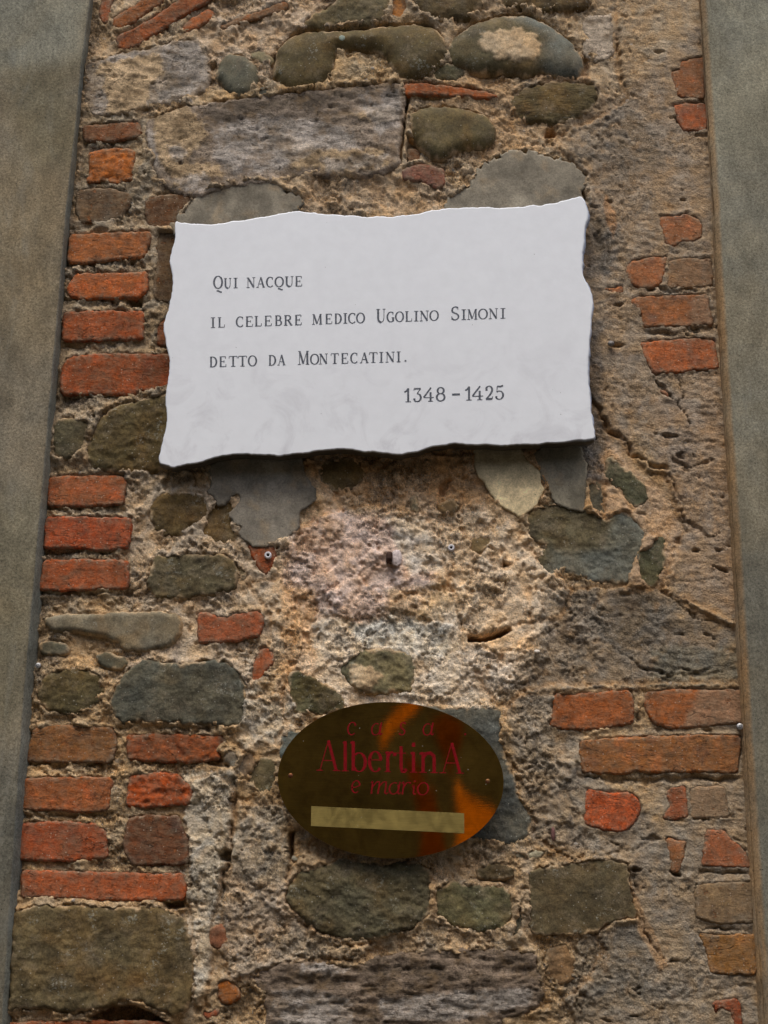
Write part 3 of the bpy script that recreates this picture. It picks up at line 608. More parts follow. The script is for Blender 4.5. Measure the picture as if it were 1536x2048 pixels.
ZONES = [  # outline, display colour, softness px, warp px, strength
 ([(100,-60),(1430,-60),(1430,300),(1180,420),(300,420),(100,700)], (140,116,82), 60, 30, .8),
 ([(60,380),(340,380),(330,1000),(40,1400)], (126,108,80), 30, 20, .8),
 ([(250,940),(620,940),(560,1250),(520,1400),(250,1400)], (150,128,98), 40, 24, .8),
 ([(600,900),(1200,880),(1060,1010),(980,1070),(880,1020),(640,1010)], (152,112,66), 26, 20, .95),
 ([(640,990),(860,990),(900,1060),(700,1030),(580,1090)], (142,114,80), 18, 16, .8),
 ([(860,1020),(1000,1020),(1080,1080),(1140,1170),(1160,1260),(900,1300),(900,1120)], (178,152,116), 26, 20, .9),
 ([(560,1150),(590,1060),(680,1020),(780,1030),(840,1080),(880,1150),(800,1240),(640,1236),(580,1210)], (180,148,128), 18, 14, .95),
 ([(760,1030),(860,1030),(892,1090),(900,1150),(820,1150),(790,1090)], (176,162,138), 16, 14, .85),
 ([(590,1050),(640,1034),(690,1050),(680,1080),(620,1110),(590,1120)], (128,98,72), 10, 10, .8),
 ([(770,1180),(880,1170),(920,1220),(840,1260),(780,1250)], (150,122,82), 14, 12, .8),
 ([(600,1230),(940,1230),(980,1420),(580,1420)], (180,162,134), 30, 22, .85),
 ([(690,1240),(900,1240),(900,1310),(740,1300)], (196,180,158), 20, 16, .7),
 ([(560,1180),(630,1180),(630,1360),(590,1420),(560,1340)], (158,118,72), 14, 12, .8),
 ([(920,1270),(1100,1260),(1110,1300),(1000,1340),(940,1330)], (168,134,90), 18, 14, .8),
 ([(930,1300),(1090,1300),(1060,1370),(980,1400),(930,1370)], (164,150,130), 16, 16, .6),
 ([(1150,820),(1240,830),(1280,900),(1210,930),(1160,900)], (130,104,74), 12, 10, .8),
 ([(1180,850),(1230,900),(1330,990),(1370,1080),(1340,1180),(1270,1180),(1180,1100),(1190,960)], (160,124,84), 16, 12, .9),
 ([(1060,1180),(1300,1170),(1460,1250),(1490,1380),(1080,1390),(1000,1400),(1080,1280)], (112,98,78), 30, 24, .9),
 ([(1180,1200),(1300,1190),(1400,1250),(1300,1290),(1200,1270)], (92,82,66), 18, 18, .7),
 ([(1300,1300),(1480,1290),(1490,1380),(1290,1380)], (96,92,72), 16, 16, .7),
 ([(1190,250),(1430,20),(1430,500),(1470,1250),(1330,1170),(1370,1050),(1330,940),(1180,800),(1150,500)], (132,110,82), 24, 20, .95),
 ([(1180,180),(1260,200),(1330,320),(1200,400),(1100,300)], (112,96,74), 26, 24, .75),
 ([(1300,800),(1440,800),(1480,1230),(1370,1200)], (134,110,84), 20, 20, .6),
 ([(1168,420),(1230,440),(1230,540),(1180,560),(1160,500)], (84,80,72), 18, 18, .75),
 ([(1168,640),(1210,640),(1200,820),(1220,900),(1160,930)], (88,84,78), 14, 12, .7),
 ([(1150,880),(1200,870),(1210,960),(1160,960)], (84,84,82), 10, 8, .8),
 ([(1000,1380),(1120,1380),(1180,1540),(1330,1660),(1500,1700),(1520,2140),(1130,2140),(1200,1900),(1260,1830),(1240,1730),(1060,1680)], (130,114,90), 20, 16, .95),
 ([(1260,1480),(1520,1380),(1520,1900),(1380,1900),(1320,1640)], (128,112,88), 20, 20, .6),
 ([(1140,1880),(1300,1850),(1300,2000),(1200,2060),(1130,2000)], (114,102,82), 20, 20, .8),
 ([(860,1690),(1070,1690),(1060,1900),(880,1900),(860,1750)], (146,120,84), 16, 14, .85),
 ([(440,1720),(590,1740),(700,1900),(500,1960),(440,1980)], (138,118,92), 22, 18, .85),
 ([(460,1600),(590,1600),(580,1760),(460,1760)], (136,122,98), 16, 14, .85),
 ([(364,1540),(470,1540),(466,1720),(420,1960),(380,2050),(370,1800)], (148,138,116), 14, 12, .9),
 ([(460,1380),(600,1390),(570,1500),(470,1490)], (154,144,122), 18, 16, .8),
 ([(540,1870),(860,1860),(900,1910),(600,1930)], (134,116,88), 14, 14, .7),
 ([(560,1650),(640,1660),(720,1720),(600,1740)], (150,114,66), 14, 10, .85),
 ([(180,220),(300,230),(300,420),(150,380)], (124,110,84), 12, 12, .7),
 ([(400,0),(700,0),(560,160),(420,180),(380,100)], (146,122,92), 18, 18, .8),
 ([(420,180),(560,186),(660,100),(800,110),(800,170),(380,220)], (156,124,76), 12, 10, .85),
 ([(600,360),(900,340),(890,430),(600,430)], (150,120,82), 18, 14, .85),
 ([(880,150),(1020,150),(1060,280),(980,320),(860,320)], (150,114,70), 14, 12, .85),
 ([(1030,240),(1110,250),(1130,300),(1010,310)], (160,124,78), 12, 10, .8),
 ([(1060,120),(1180,130),(1180,170),(1060,170)], (142,106,66), 12, 10, .8),
 ([(1235,430),(1212,395),(1205,400),(1210,440),(1222,480)], (158,104,52), 6, 6, .7),
 ([(1395,740),(1455,740),(1475,1230),(1450,1230)], (140,108,72), 12, 8, .7),
 ([(1375,1700),(1390,1400),(1500,1400),(1520,2100),(1480,2100)], (130,112,88), 14, 8, .3),
 ([(1250,1740),(1290,1840),(1340,1930),(1320,1940),(1270,1860)], (156,116,70), 5, 5, .8),
]

# ------------------------------------------------------------------ the wall
wall = empty('stone_wall', tuple(at(800, 2048, 0)), 'weathered old wall of red brick, rubble stone and crumbling tan mortar between two smooth grey bands', 'wall')

KMAT = {'brick': M_BRICK, 'cobble': M_SMOOTH, 'stone': M_STONE, 'strata': M_STRATA, 'travertine': M_TRAV, 'trav2': M_TRAV2, 'plaster_patch': M_PLASTER}
KNAME = {'brick': 'brick', 'cobble': 'stone', 'stone': 'stone', 'strata': 'stone', 'travertine': 'stone', 'trav2': 'stone', 'plaster_patch': 'plaster_patch'}
TAN = C(152, 132, 104)

def densify(poly, step, jag, seed, rnd=True):
    P = np.asarray(poly, float)
    if rnd:                       # one round of corner cutting keeps corners from being razor sharp
        Q = np.roll(P, -1, 0)
        L = np.linalg.norm(Q - P, axis=1)[:, None]
        c = np.minimum(.25, 5.0 / L)
        a = P + (Q - P) * c; b = Q - (Q - P) * c
        P = np.stack([a, b], 1).reshape(-1, 2)
    out = []
    for a, b in zip(P, np.roll(P, -1, 0)):
        n = max(1, int(round(np.linalg.norm(b - a) / step)))
        for k in range(n): out.append(a + (b - a) * k / n)
    out = np.array(out)
    nx = fbm(out[:, 0], out[:, 1], 1 / 22., 3, seed, .6); ny = fbm(out[:, 0], out[:, 1], 1 / 22., 3, seed + 31, .6)
    nx2 = fbm(out[:, 0], out[:, 1], 1 / 7., 2, seed + 51, .6); ny2 = fbm(out[:, 0], out[:, 1], 1 / 7., 2, seed + 71, .6)
    return out + np.stack([nx, ny], 1) * jag + np.stack([nx2, ny2], 1) * jag * .45

def build_piece(idx, kind, poly, hp, rnd, amp, colr, opt):
    seed = 40 + idx * 3
    jag = {'brick': 4.0, 'cobble': 4.0, 'stone': 8.0, 'strata': 8.0, 'travertine': 7.0, 'trav2': 9.0, 'plaster_patch': 6.0}[kind]
    P0 = densify(poly, 3.2, 0, seed)
    ar = sum(P0[i][0] * P0[(i + 1) % len(P0)][1] - P0[(i + 1) % len(P0)][0] * P0[i][1] for i in range(len(P0)))
    tn = np.roll(P0, -3, 0) - np.roll(P0, 3, 0); tn /= np.linalg.norm(tn, axis=1)[:, None] + 1e-9
    if kind == 'plaster_patch' and max(q[1] for q in poly) < 480: jag = 15.0
    grow = {'brick': 1.0, 'plaster_patch': 1.5}.get(kind, 3.5)
    nz = np.stack([fbm(P0[:, 0], P0[:, 1], 1 / 22., 3, seed, .6) + .45 * fbm(P0[:, 0], P0[:, 1], 1 / 7., 2, seed + 51, .6), fbm(P0[:, 0], P0[:, 1], 1 / 22., 3, seed + 31, .6) + .45 * fbm(P0[:, 0], P0[:, 1], 1 / 7., 2, seed + 71, .6)], 1)
    bd = P0 + np.stack([tn[:, 1], -tn[:, 0]], 1) * (grow if ar > 0 else -grow) + nz * jag
    n = len(bd)
    x0, y0 = bd.min(0); x1, y1 = bd.max(0)
    area = (x1 - x0) * (y1 - y0)
    sp = 3.0 if area < 60000 else 3.4
    gx, gy = np.meshgrid(np.arange(x0, x1, sp), np.arange(y0, y1, sp))
    rs = np.random.RandomState(seed)
    gx = gx.ravel() + (rs.rand(gx.size) - .5) * sp * .5; gy = gy.ravel() + (rs.rand(gy.size) - .5) * sp * .5
    sd = sdist(gx, gy, bd)
    k = sd > sp * .55
    pts = np.concatenate([bd, np.stack([gx[k], gy[k]], 1)])
    S = np.concatenate([np.zeros(n), sd[k]])
    r = delaunay_2d_cdt([Vector(p) for p in pts], [], [list(range(n))], 1, 1e-5)
    vs, fs, ov = r[0], r[2], r[3]
    V2 = np.array([(v.x, v.y) for v in vs])
    orig = [o[0] if o else -1 for o in ov]
    S = np.array([S[o] if o >= 0 else 0.0 for o in orig])
    px, py = V2[:, 0], V2[:, 1]
    if kind == 'brick' and poly[0][0] > 1090: hp = hp + .0026
    hp = hp * {'brick': .80, 'cobble': .85, 'plaster_patch': .8}.get(kind, .78)
    W = at(px, py, hp)
    X, Z = W[:, 0], W[:, 2]
    # rounded edge, then relief
    t = np.clip(S / rnd, 0, 1)
    prof = np.sqrt(np.clip(1 - (1 - t) ** 2, 0, 1))
    drop = {'brick': .35, 'cobble': 1.0, 'stone': .85, 'strata': .85, 'travertine': .5, 'trav2': .6, 'plaster_patch': .12}[kind]
    h = hp * (1 - drop * (1 - prof))
    if kind == 'brick':
        rel = .6 * fbm(X, Z, 22, 4, seed, .55) + .4 * fbm(X * .5, Z * 2, 60, 3, seed + 5)
        if opt.get('broken'): rel = rel - .8 * sstep(.0, .5, fbm(X, Z, 38, 3, seed + 7)) + .5 * ridged(X, Z * 1.3, 50, 2, seed + 8)
    elif kind == 'cobble':
        rel = .8 * fbm(X, Z, 14, 3, seed) + .25 * fbm(X, Z, 90, 3, seed + 5)
    elif kind == 'strata':
        a = .18
        rel = .5 * fbm(X, Z, 16, 3, seed) + .4 * ridged(X * .6 + Z * a, Z * 1.4 - X * a, 24, 3, seed + 5) + .2 * fbm(X, Z, 120, 2, seed + 9)
    elif kind == 'stone':
        rel = .7 * fbm(X, Z, 15, 3, seed) + .35 * ridged(X, Z * 1.6, 28, 3, seed + 5) + .28 * fbm(X, Z, 110, 3, seed + 9, .6)
    elif kind == 'travertine':
        rel = .5 * fbm(X, Z, 14, 3, seed) + .35 * fbm(X * .7, Z * 1.6, 60, 3, seed + 5) - .8 * sstep(.25, .5, fbm(X * .7, Z * 1.5, 60, 3, seed + 9)) * sstep(-.2, .3, fbm(X, Z, 12, 2, seed + 12)) + .5 * ridged(X * .6, Z * 1.4, 24, 3, seed + 14)
    elif kind == 'trav2':
        rel = .4 * fbm(X, Z, 14, 3, seed) + .55 * ridged(X * .34 + Z * .05 + .02 * fbm(X, Z, 20, 2, seed), Z * 1.7, 26, 4, seed + 5) + .5 * fbm(X, Z, 60, 4, seed + 9, .6) - .4 * sstep(.2, .5, fbm(X * .6, Z * 1.8, 60, 2, seed + 9))
    else:
        rel = fbm(X, Z, 12, 3, seed) + .3 * fbm(X, Z, 60, 2, seed + 3)
    fade = np.clip(S / 6.0, .25, 1)
    h = h + amp * rel * fade * (1.0 if kind in ('brick', 'cobble', 'plaster_patch') else 1.8)
    cx, cz = X.mean(), Z.mean()
    if kind == 'brick':
        h = h + (X - cx) * rs.uniform(-.02, .02) + (Z - cz) * rs.uniform(-.05, .03)
    h = h + macro(X, Z)
    Wn = np.stack([X, -h, Z], 1)
    # colour of the thing itself, varied
    if kind == 'brick': colr = (colr[0] * .98, colr[1] * 1.06, colr[2] * 1.06)
    base = C(*colr)[None, :] * np.ones((len(X), 1))
    jit = rs.uniform(.92, 1.08)
    hue = rs.uniform(-.09, .09)
    base = base * jit * {'brick': (np.array([.80, .76, .68]) if colr[2] / colr[0] > .55 else np.array([.78 + hue * .6, .76 - hue, .52 - hue])) * rs.uniform(.90, 1.14), 'plaster_patch': np.array([.95, .95, .92]), 'travertine': np.array([1.12, 1.08, 1.0]), 'trav2': np.array([.98, .92, .84])}.get(kind, np.array([.73, .68, .60]))
    v = fbm(X, Z, 20, 4, seed + 13, .6)
    if kind in ('stone', 'strata', 'cobble'):
        rw = sstep(.1, .45, fbm(X, Z, 13, 3, seed + 23))[:, None] * .5
        base = base + (base * np.array([1.35, 1.02, .66]) - base) * rw
    if kind == 'brick':
        dk = C(colr[0] * .72, colr[1] * .8, colr[2] * .9)
        base = base + (dk - base) * (sstep(.05, .55, v) * .8)[:, None]
        hi = C(min(255, colr[0] * 1.12), colr[1] * 1.08, colr[2] * .95)
        base = base + (hi - base) * (sstep(.0, .5, -v) * .6)[:, None]
        if 'faded' in opt:
            mk = sstep(-8, 8, sdist(px + 8 * v, py + 8 * v, opt['faded']))
            base = base + (C(128, 100, 76) - base) * (mk * .85)[:, None]
    else:
        base = base * (1 + .55 * v)[:, None]
    mort = TAN[None, :]
    mort = mort * 1.05
    for sm in opt.get('smears', []) + ([opt['smear']] if 'smear' in opt else []):
        w = 9 * fbm(X, Z, 45, 3, seed + 17, .6)
        mk = sstep(-3, 4, sdist(px + w, py - w, sm) + 8 * fbm(X, Z, 90, 2, seed + 19))
        base = base + (mort * 1.15 * (1 + .2 * fbm(X, Z, 60, 3, 5))[:, None] - base) * (mk * .95)[:, None]
        Wn[:, 1] -= .0022 * mk * (1 + .8 * fbm(X, Z, 110, 3, 8))
    for sm in opt.get('pale', []):
        mk = sstep(-5, 6, sdist(px + 12 * v, py + 12 * fbm(X, Z, 40, 3, seed + 40, .6), sm) + 7 * fbm(X, Z, 110, 3, seed + 41))
        base = base + (C(152, 146, 139) - base) * (mk * .72)[:, None]
    if kind == 'plaster_patch':
        bl = sstep(.05, .5, fbm(X, Z, 18, 4, seed + 42, .6))
        base = base + (C(132, 114, 88) - base) * (bl * .55)[:, None]
    for sm in opt.get('dark', []):
        mk = sstep(-12, 16, sdist(px + 14 * v, py + 14 * v, sm))
        base = base + (base * .62 - base) * mk[:, None]
    if 'cool' in opt:
        mk = sstep(-14, 14, sdist(px + 10 * v, py + 10 * v, opt['cool']))
        base = base + (C(88, 90, 82) - base) * (mk * .8)[:, None]
    if kind == 'plaster_patch' and idx % 2 == 0:
        pass
    # mortar that was smeared over the edges of the piece
    if kind in ('stone', 'strata', 'cobble'):
        sm = sstep(.0, .35, fbm(X, Z, 30, 4, seed + 21, .65) + .35 - S / 16.0) * .85
        base = base + (TAN * (.95 + .3 * fbm(X, Z, 90, 2, 3))[:, None] - base) * sm[:, None]
        Wn[:, 1] -= .0012 * sm
    if kind == 'plaster_patch' and colr[0] > 180:
        lo = sstep(965, 915, py)
        base = base + (C(120, 112, 92) - base) * (lo * .75)[:, None]
    # sides: run back into the wall, slightly undercut
    loop = [i for i in range(len(vs)) if orig[i] >= 0 and orig[i] < n]
    by = {orig[i]: i for i in loop}
    ring = [by[q] for q in range(n) if q in by]
    m = len(ring)
    cen = Wn[ring].mean(0)
    V = [Wn]; cols = [base]; edge = [np.clip(S / 12, 0, 1)]
    faces = []
    A = sum((pts[i][0] * pts[(i + 1) % n][1] - pts[(i + 1) % n][0] * pts[i][1]) for i in range(n))
    for f in fs:
        q = V2[list(f)]
        s = (q[1][0] - q[0][0]) * (q[2][1] - q[0][1]) - (q[2][0] - q[0][0]) * (q[1][1] - q[0][1])
        faces.append(tuple(f) if s < 0 else tuple(f)[::-1])
    N0 = len(Wn)
    prev = ring
    for dep, ins in ((.004, .002), (.012, .004), (.035, .008)):
        rg = Wn[ring].copy()
        d = rg - cen; d[:, 1] = 0
        ln = np.linalg.norm(d, axis=1)[:, None] + 1e-9
        rg = rg - d / ln * ins
        rg[:, 1] = np.maximum(Wn[ring][:, 1] + dep, rg[:, 1])
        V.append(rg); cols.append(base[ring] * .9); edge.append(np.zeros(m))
        cur = list(range(N0, N0 + m)); N0 += m
        for q in range(m):
            a, b = prev[q], prev[(q + 1) % m]; c_, d_ = cur[(q + 1) % m], cur[q]
            faces.append((a, b, c_, d_) if A > 0 else (b, a, d_, c_))
        prev = cur
    faces.append(tuple(prev) if A > 0 else tuple(prev[::-1]))
    Vn = np.concatenate(V)
    ob = link_mesh(KNAME[kind], Vn, faces, KMAT[kind], wall, True, {'tint': np.clip(np.concatenate(cols), .01, .9), 'edge': np.concatenate(edge)}, origin=(cx, 0, cz))
    return ob

for i, p in enumerate(PIECES):
    build_piece(i, *p)

# ---- mortar bed: one fine relief that every piece is bedded in
def build_mortar():
    st = 2.7
    xs = np.arange(-30, 1570, st); ys = np.arange(-160, 2210, st)
    nx, ny = len(xs), len(ys)
    PX, PY = np.meshgrid(xs, ys)
    W = at(PX, PY, 0.003)
    X, Z = W[..., 0], W[..., 2]
    wx = 5 * fbm(X, Z, 40, 3, 300, .6); wy = 5 * fbm(X, Z, 40, 3, 310, .6)
    wb = fbm(X, Z, 16, 4, 320, .6); wb2 = fbm(X, Z, 16, 4, 330, .6)
    def win(poly, pad):
        P = np.asarray(poly, float)
        i0 = max(0, int((P[:, 1].min() - pad - ys[0]) / st)); i1 = min(ny, int((P[:, 1].max() + pad - ys[0]) / st) + 2)
        j0 = max(0, int((P[:, 0].min() - pad - xs[0]) / st)); j1 = min(nx, int((P[:, 0].max() + pad - xs[0]) / st) + 2)
        return (slice(i0, max(i0, i1)), slice(j0, max(j0, j1)))
    # colour zones
    colr = np.ones(X.shape + (3,)) * TAN
    grit = np.ones(X.shape)
    for poly, c, soft, warp, k in ZONES:
        s = win(poly, soft + warp * 2)
        d = sdist(PX[s] + warp * 1.6 * wb[s], PY[s] + warp * 1.6 * wb2[s], poly) + soft * .5 * fbm(X[s], Z[s], 60, 2, 340)
        m = sstep(-soft * .6, soft * .6, d)[..., None] * k
        g_ = sum(c) / 3; c = [min(235, (g_ + (q - g_) * .56) * (1.16 - .06 * (PX[s].mean() > 1150))) for q in c]
        colr[s] = colr[s] + (C(*c) - colr[s]) * m
    # relief: patches of smooth skin, crumbled hollows and broken steps between them
    right = sstep(1120, 1260, PX + 60 * wb)
    lump = fbm(X, Z, 22, 5, 350, .6)
    rmap = sstep(-.28, .30, fbm(X, Z, 9, 4, 352, .6))
    cr = np.abs(noise(X, Z, 55, 360)) + .5 * np.abs(noise(X, Z, 120, 361)) + .25 * np.abs(noise(X, Z, 240, 362))
    H = .0062 * lump + (.0014 + .0056 * rmap) * (cr - .35) + (.0006 + .0026 * rmap) * fbm(X, Z, 150, 3, 370, .7)
    q1 = fbm(X, Z, 11, 6, 353, .62); q2 = fbm(X, Z, 17, 6, 356, .62)
    s1 = sstep(-.015, .02, q1); s2 = sstep(.10, .135, q2)
    H += (.0042 * (s1 - .5) + .0034 * s2) * (1 - .75 * right)
    grit = np.clip(.30 + .80 * rmap, 0, 1) * (1 - .35 * s2)
    grit = grit * (1 - .40 * right)
    sk = s2[..., None] * .35
    colr = colr + (colr * np.array([.88, .90, .93]) - colr) * sk
    lo_ = ((1 - s1) * .38)[..., None]
    colr = colr + (colr * np.array([1.06, .97, .86]) - colr) * lo_
    edge_ = np.exp(-(q1 / .035) ** 2)[..., None] * .30
    colr = colr * (1 + edge_ * .5)
    pit = sstep(.42, .62, fbm(X, Z, 70, 2, 380)) * sstep(-.1, .3, fbm(X, Z, 12, 2, 385))
    H -= .006 * pit * (.4 + rmap)
    # dragged trowel marks on the right-hand render
    drag = fbm(X * .45 + Z * .12, Z * 1.5, 70, 3, 390, .6)
    H = H * (1 - .50 * right) + right * .0022 * drag
    tear = sstep(.30, .46, fbm(X * .55 + Z * .25, Z * 1.25, 48, 3, 395)) * sstep(.0, .35, fbm(X, Z, 8, 2, 398))
    H -= right * .0085 * tear
    # proud coats with broken edges
    for poly, dh in COATS:
        s = win(poly, 30)
        d = sdist(PX[s] + wx[s] * 1.8, PY[s] + wy[s] * 1.8, poly) + 5 * fbm(X[s], Z[s], 130, 3, 400)
        H[s] += dh * sstep(-1.5, 4.0, d)
        # freshly broken edge shows the orange sand under the grey skin
        rim = sstep(-14, -3, d) * sstep(4, -2, d)
        colr[s] = colr[s] + (C(146, 114, 76) - colr[s]) * (rim * .40)[..., None]
    # lime and soot drifts
    w = sstep(.15, .5, fbm(X, Z, 26, 4, 410, .62))[..., None]
    colr = colr + (colr * np.array([1.20, 1.19, 1.16]) - colr) * w * .8
    w = sstep(.18, .5, fbm(X, Z, 19, 4, 420, .62))[..., None]
    colr = colr + (colr * np.array([.62, .62, .66]) - colr) * w * .75
    w = sstep(.2, .5, fbm(X, Z, 30, 3, 430, .6))[..., None]
    colr = colr + (C(156, 120, 76) - colr) * w * .22
    colr = colr * (1 + .30 * (cr - .4) * rmap)[..., None]
    for poly, dep in HOLES:
        s = win(poly, 14)
        d = sdist(PX[s] + wx[s] * .5, PY[s] + wy[s] * .5, poly)
        H[s] -= dep * sstep(-2.5, 3, d)
    for line, wd, dep in CRACKS:
        s = win(line, 24)
        d = ldist(PX[s] + wx[s] * 2.2 + 2.5 * fbm(X[s], Z[s], 170, 2, 445), PY[s] + wy[s] * 2.2 + 2.5 * fbm(X[s], Z[s], 170, 2, 447), line)
        ww = wd * (.35 + 1.3 * np.clip(noise(X[s], Z[s], 34, 440) + .45, 0, 1.2))
        H[s] -= dep * (.45 + .7 * np.clip(noise(X[s], Z[s], 22, 449) + .4, 0, 1)) * sstep(1.0, 0, d / np.maximum(ww, .5) - .1)
    # beds: mortar drops under each piece and is raked back or lapped along its joint
    rake = fbm(X, Z, 35, 3, 450, .6)
    for k, p in enumerate(PIECES):
        poly = p[1]
        s = win(poly, 34)
        kind, hp = p[0], p[2]
        A = {'brick': 3.2, 'cobble': 6.0, 'plaster_patch': 5.0, 'travertine': 24.0, 'trav2': 18.0}.get(kind, 11.0)
        d0 = sdist(PX[s], PY[s], poly)
        d = d0 + A * (fbm(X[s], Z[s], 48, 4, 460 + k % 7, .65))
        lft = 1 - right[s] * .8
        lift = {'brick': .26, 'cobble': .14, 'plaster_patch': .55}.get(kind, .45)
        H[s] += hp * .8 * lift * np.exp(-(d0 / (12.0 if kind == 'brick' else 26.0)) ** 2) * (.55 + .9 * np.clip(rake[s] + .3, 0, 1)) * (lft if kind == 'brick' else 1)
        jd = {'brick': .0042, 'cobble': .0015, 'plaster_patch': .0}.get(kind, .0004)
        H[s] -= jd * lft * np.exp(-(np.maximum(-d0, 0) / 8.0) ** 2) * sstep(.0, .45, rake[s])
        if kind in ('plaster_patch',) and max(q[1] for q in poly) > 480:
            cov = 0.0
        else:
            reach, bias = {'plaster_patch': (26.0, .06), 'brick': (9.0, -.12), 'cobble': (22.0, .0), 'travertine': (34.0, .16), 'trav2': (30.0, .12)}.get(kind, (24.0, .10))
            cov = sstep(.0, .10, fbm(X[s], Z[s], 26, 5, 480 + k % 5, .65) + bias - d0 / reach) * sstep(-14, -2, d0)
        H[s] += cov * hp * (.05 if kind == 'cobble' else .20 if kind == 'brick' else .28) * sstep(-26, 4, d0)
        e0 = 2.0 if kind in ('brick', 'plaster_patch') else 6.0
        H[s] -= .032 * sstep(e0, e0 + 5.0, d) * (1 - cov)
    H += macro(X, Z)
    V = np.stack([X, -H, Z], -1).reshape(-1, 3)
    idx = np.arange(nx * ny).reshape(ny, nx)
    F = np.stack([idx[:-1, :-1], idx[1:, :-1], idx[1:, 1:], idx[:-1, 1:]], -1).reshape(-1, 4)
    me = bpy.data.meshes.new('mortar_bed')
    o = np.array(wall.location)
    me.vertices.add(len(V)); me.vertices.foreach_set('co', (V - o).astype(np.float32).ravel())
    me.loops.add(F.size); me.loops.foreach_set('vertex_index', F.astype(np.int32).ravel())
    me.polygons.add(len(F)); me.polygons.foreach_set('loop_start', np.arange(0, F.size, 4, dtype=np.int32))
    me.polygons.foreach_set('use_smooth', np.ones(len(F), bool))
    me.materials.append(M_MORTAR)
    a = me.attributes.new('tint', 'FLOAT_COLOR', 'POINT')
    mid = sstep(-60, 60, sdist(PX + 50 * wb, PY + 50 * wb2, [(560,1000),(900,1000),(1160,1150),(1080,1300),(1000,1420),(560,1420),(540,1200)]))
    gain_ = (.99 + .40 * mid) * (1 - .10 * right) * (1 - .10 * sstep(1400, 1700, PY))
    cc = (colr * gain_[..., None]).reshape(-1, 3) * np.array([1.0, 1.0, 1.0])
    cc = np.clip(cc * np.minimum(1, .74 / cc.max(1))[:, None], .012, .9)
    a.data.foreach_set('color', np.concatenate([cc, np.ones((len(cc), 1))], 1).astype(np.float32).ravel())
    a = me.attributes.new('grit', 'FLOAT', 'POINT')
    a.data.foreach_set('value', grit.reshape(-1).astype(np.float32))
    me.update(); me.validate()
    ob = bpy.data.objects.new('mortar_bed', me); col.objects.link(ob)
    ob.parent = wall
    return ob
build_mortar()

# ------------------------------------------------------------------ smooth cement bands left and right
def interp(tab, y):
    ya = [t[1] for t in tab]; xa = [t[0] for t in tab]
    sl = (xa[-1] - xa[-2]) / (ya[-1] - ya[-2]); sl0 = (xa[1] - xa[0]) / (ya[1] - ya[0])
    if y > ya[-1]: return xa[-1] + sl * (y - ya[-1])
    if y < ya[0]: return xa[0] + sl0 * (y - ya[0])
    return float(np.interp(y, ya, xa))

def build_pilaster(side, face_tab, base_tab, hf, outer, label, zones):
    """face edge and base edge are traced; the face runs outwards from there"""
    ys = np.arange(-700, 2760, 9.0)
    cols_ = 44
    V = []; T_ = []
    sg = -1 if side == 'left' else 1
    for y in ys:
        xf = interp(face_tab, y); xb = interp(base_tab, y)
        e = at(xf, y, hf); b = at(xb, y, -.012)
        e = np.array(e); b = np.array(b); b[2] = e[2]
        nz = fbm(np.array([e[2]]), np.array([0.3 if sg > 0 else 5.3]), 9, 3, 500)[0]
        nz2 = fbm(np.array([e[2]]), np.array([1.3]), 60, 3, 505)[0]
        e[0] += sg * 0.0 + .0016 * nz2
        xi = []
        rr = .006 if sg < 0 else .012
        dx, dy = e[0] - b[0], (-hf) - b[1]
        for t in (0, .35, .65, .82):
            xi.append((b[0] + dx * t + .0012 * nz2, b[1] + dy * t))
        for a in (0, 30, 60, 90):      # rounded arris
            a = R(a)
            xi.append((e[0] + sg * rr * (1 - math.cos(a)), -hf + rr * (1 - math.sin(a))))
        xo = e[0] + sg * rr
        for q in range(1, cols_):
            x = xo + (outer - xo) * (q / (cols_ - 1)) ** 1.3
            xi.append((x, -hf))
        V.append([(x, yy, e[2]) for x, yy in xi])
    V = np.array(V)
    X, Z = V[..., 0], V[..., 2]
    V[..., 1] += -.0022 * fbm(X, Z, 5, 4, 510) - .0005 * fbm(X, Z, 60, 3, 515)
    ny, nx = X.shape
    idx = np.arange(nx * ny).reshape(ny, nx)
    F = np.stack([idx[:-1, :-1], idx[1:, :-1], idx[1:, 1:], idx[:-1, 1:]], -1).reshape(-1, 4)
    if sg < 0: F = F[:, ::-1]
    # colour: display colours by height, plus stained arris
    Pz = V.reshape(-1, 3)
    rel = Pz - CAMP
    cam_c = rel @ CR
    py = 1024 - cam_c[:, 1] / -cam_c[:, 2] * FOC; px = 768 + cam_c[:, 0] / -cam_c[:, 2] * FOC
    c = np.ones((len(Pz), 3)) * C(*zones[0])
    w = fbm(Pz[:, 0], Pz[:, 2], 5, 4, 520)
    for poly, cc, soft, k in zones[1]:
        m = sstep(-soft, soft, sdist(px + soft * w, py + soft * w, poly))[:, None] * k
        c = c + (C(*cc) - c) * m
    first = np.tile(np.arange(nx), ny)
    m = (first < (6 if sg < 0 else 7)).astype(float)
    ec = C(92, 100, 100) if sg < 0 else C(132, 100, 62)
    nn = .6 + .4 * fbm(Pz[:, 0], Pz[:, 2], 12, 3, 530)
    c = c * np.array([.91, .92, .94])
    c = c + (ec - c) * (m * np.clip(nn, 0, 1) * (.85 if sg > 0 else .9))[:, None]
    ob = link_mesh('cement_pilaster', Pz, F, M_PIL, None, True, {'tint': c}, origin=tuple(at(800, 2048, 0)))
    tag(ob, label, 'pilaster', 'smooth grey cement bands beside the rubble')
    return ob

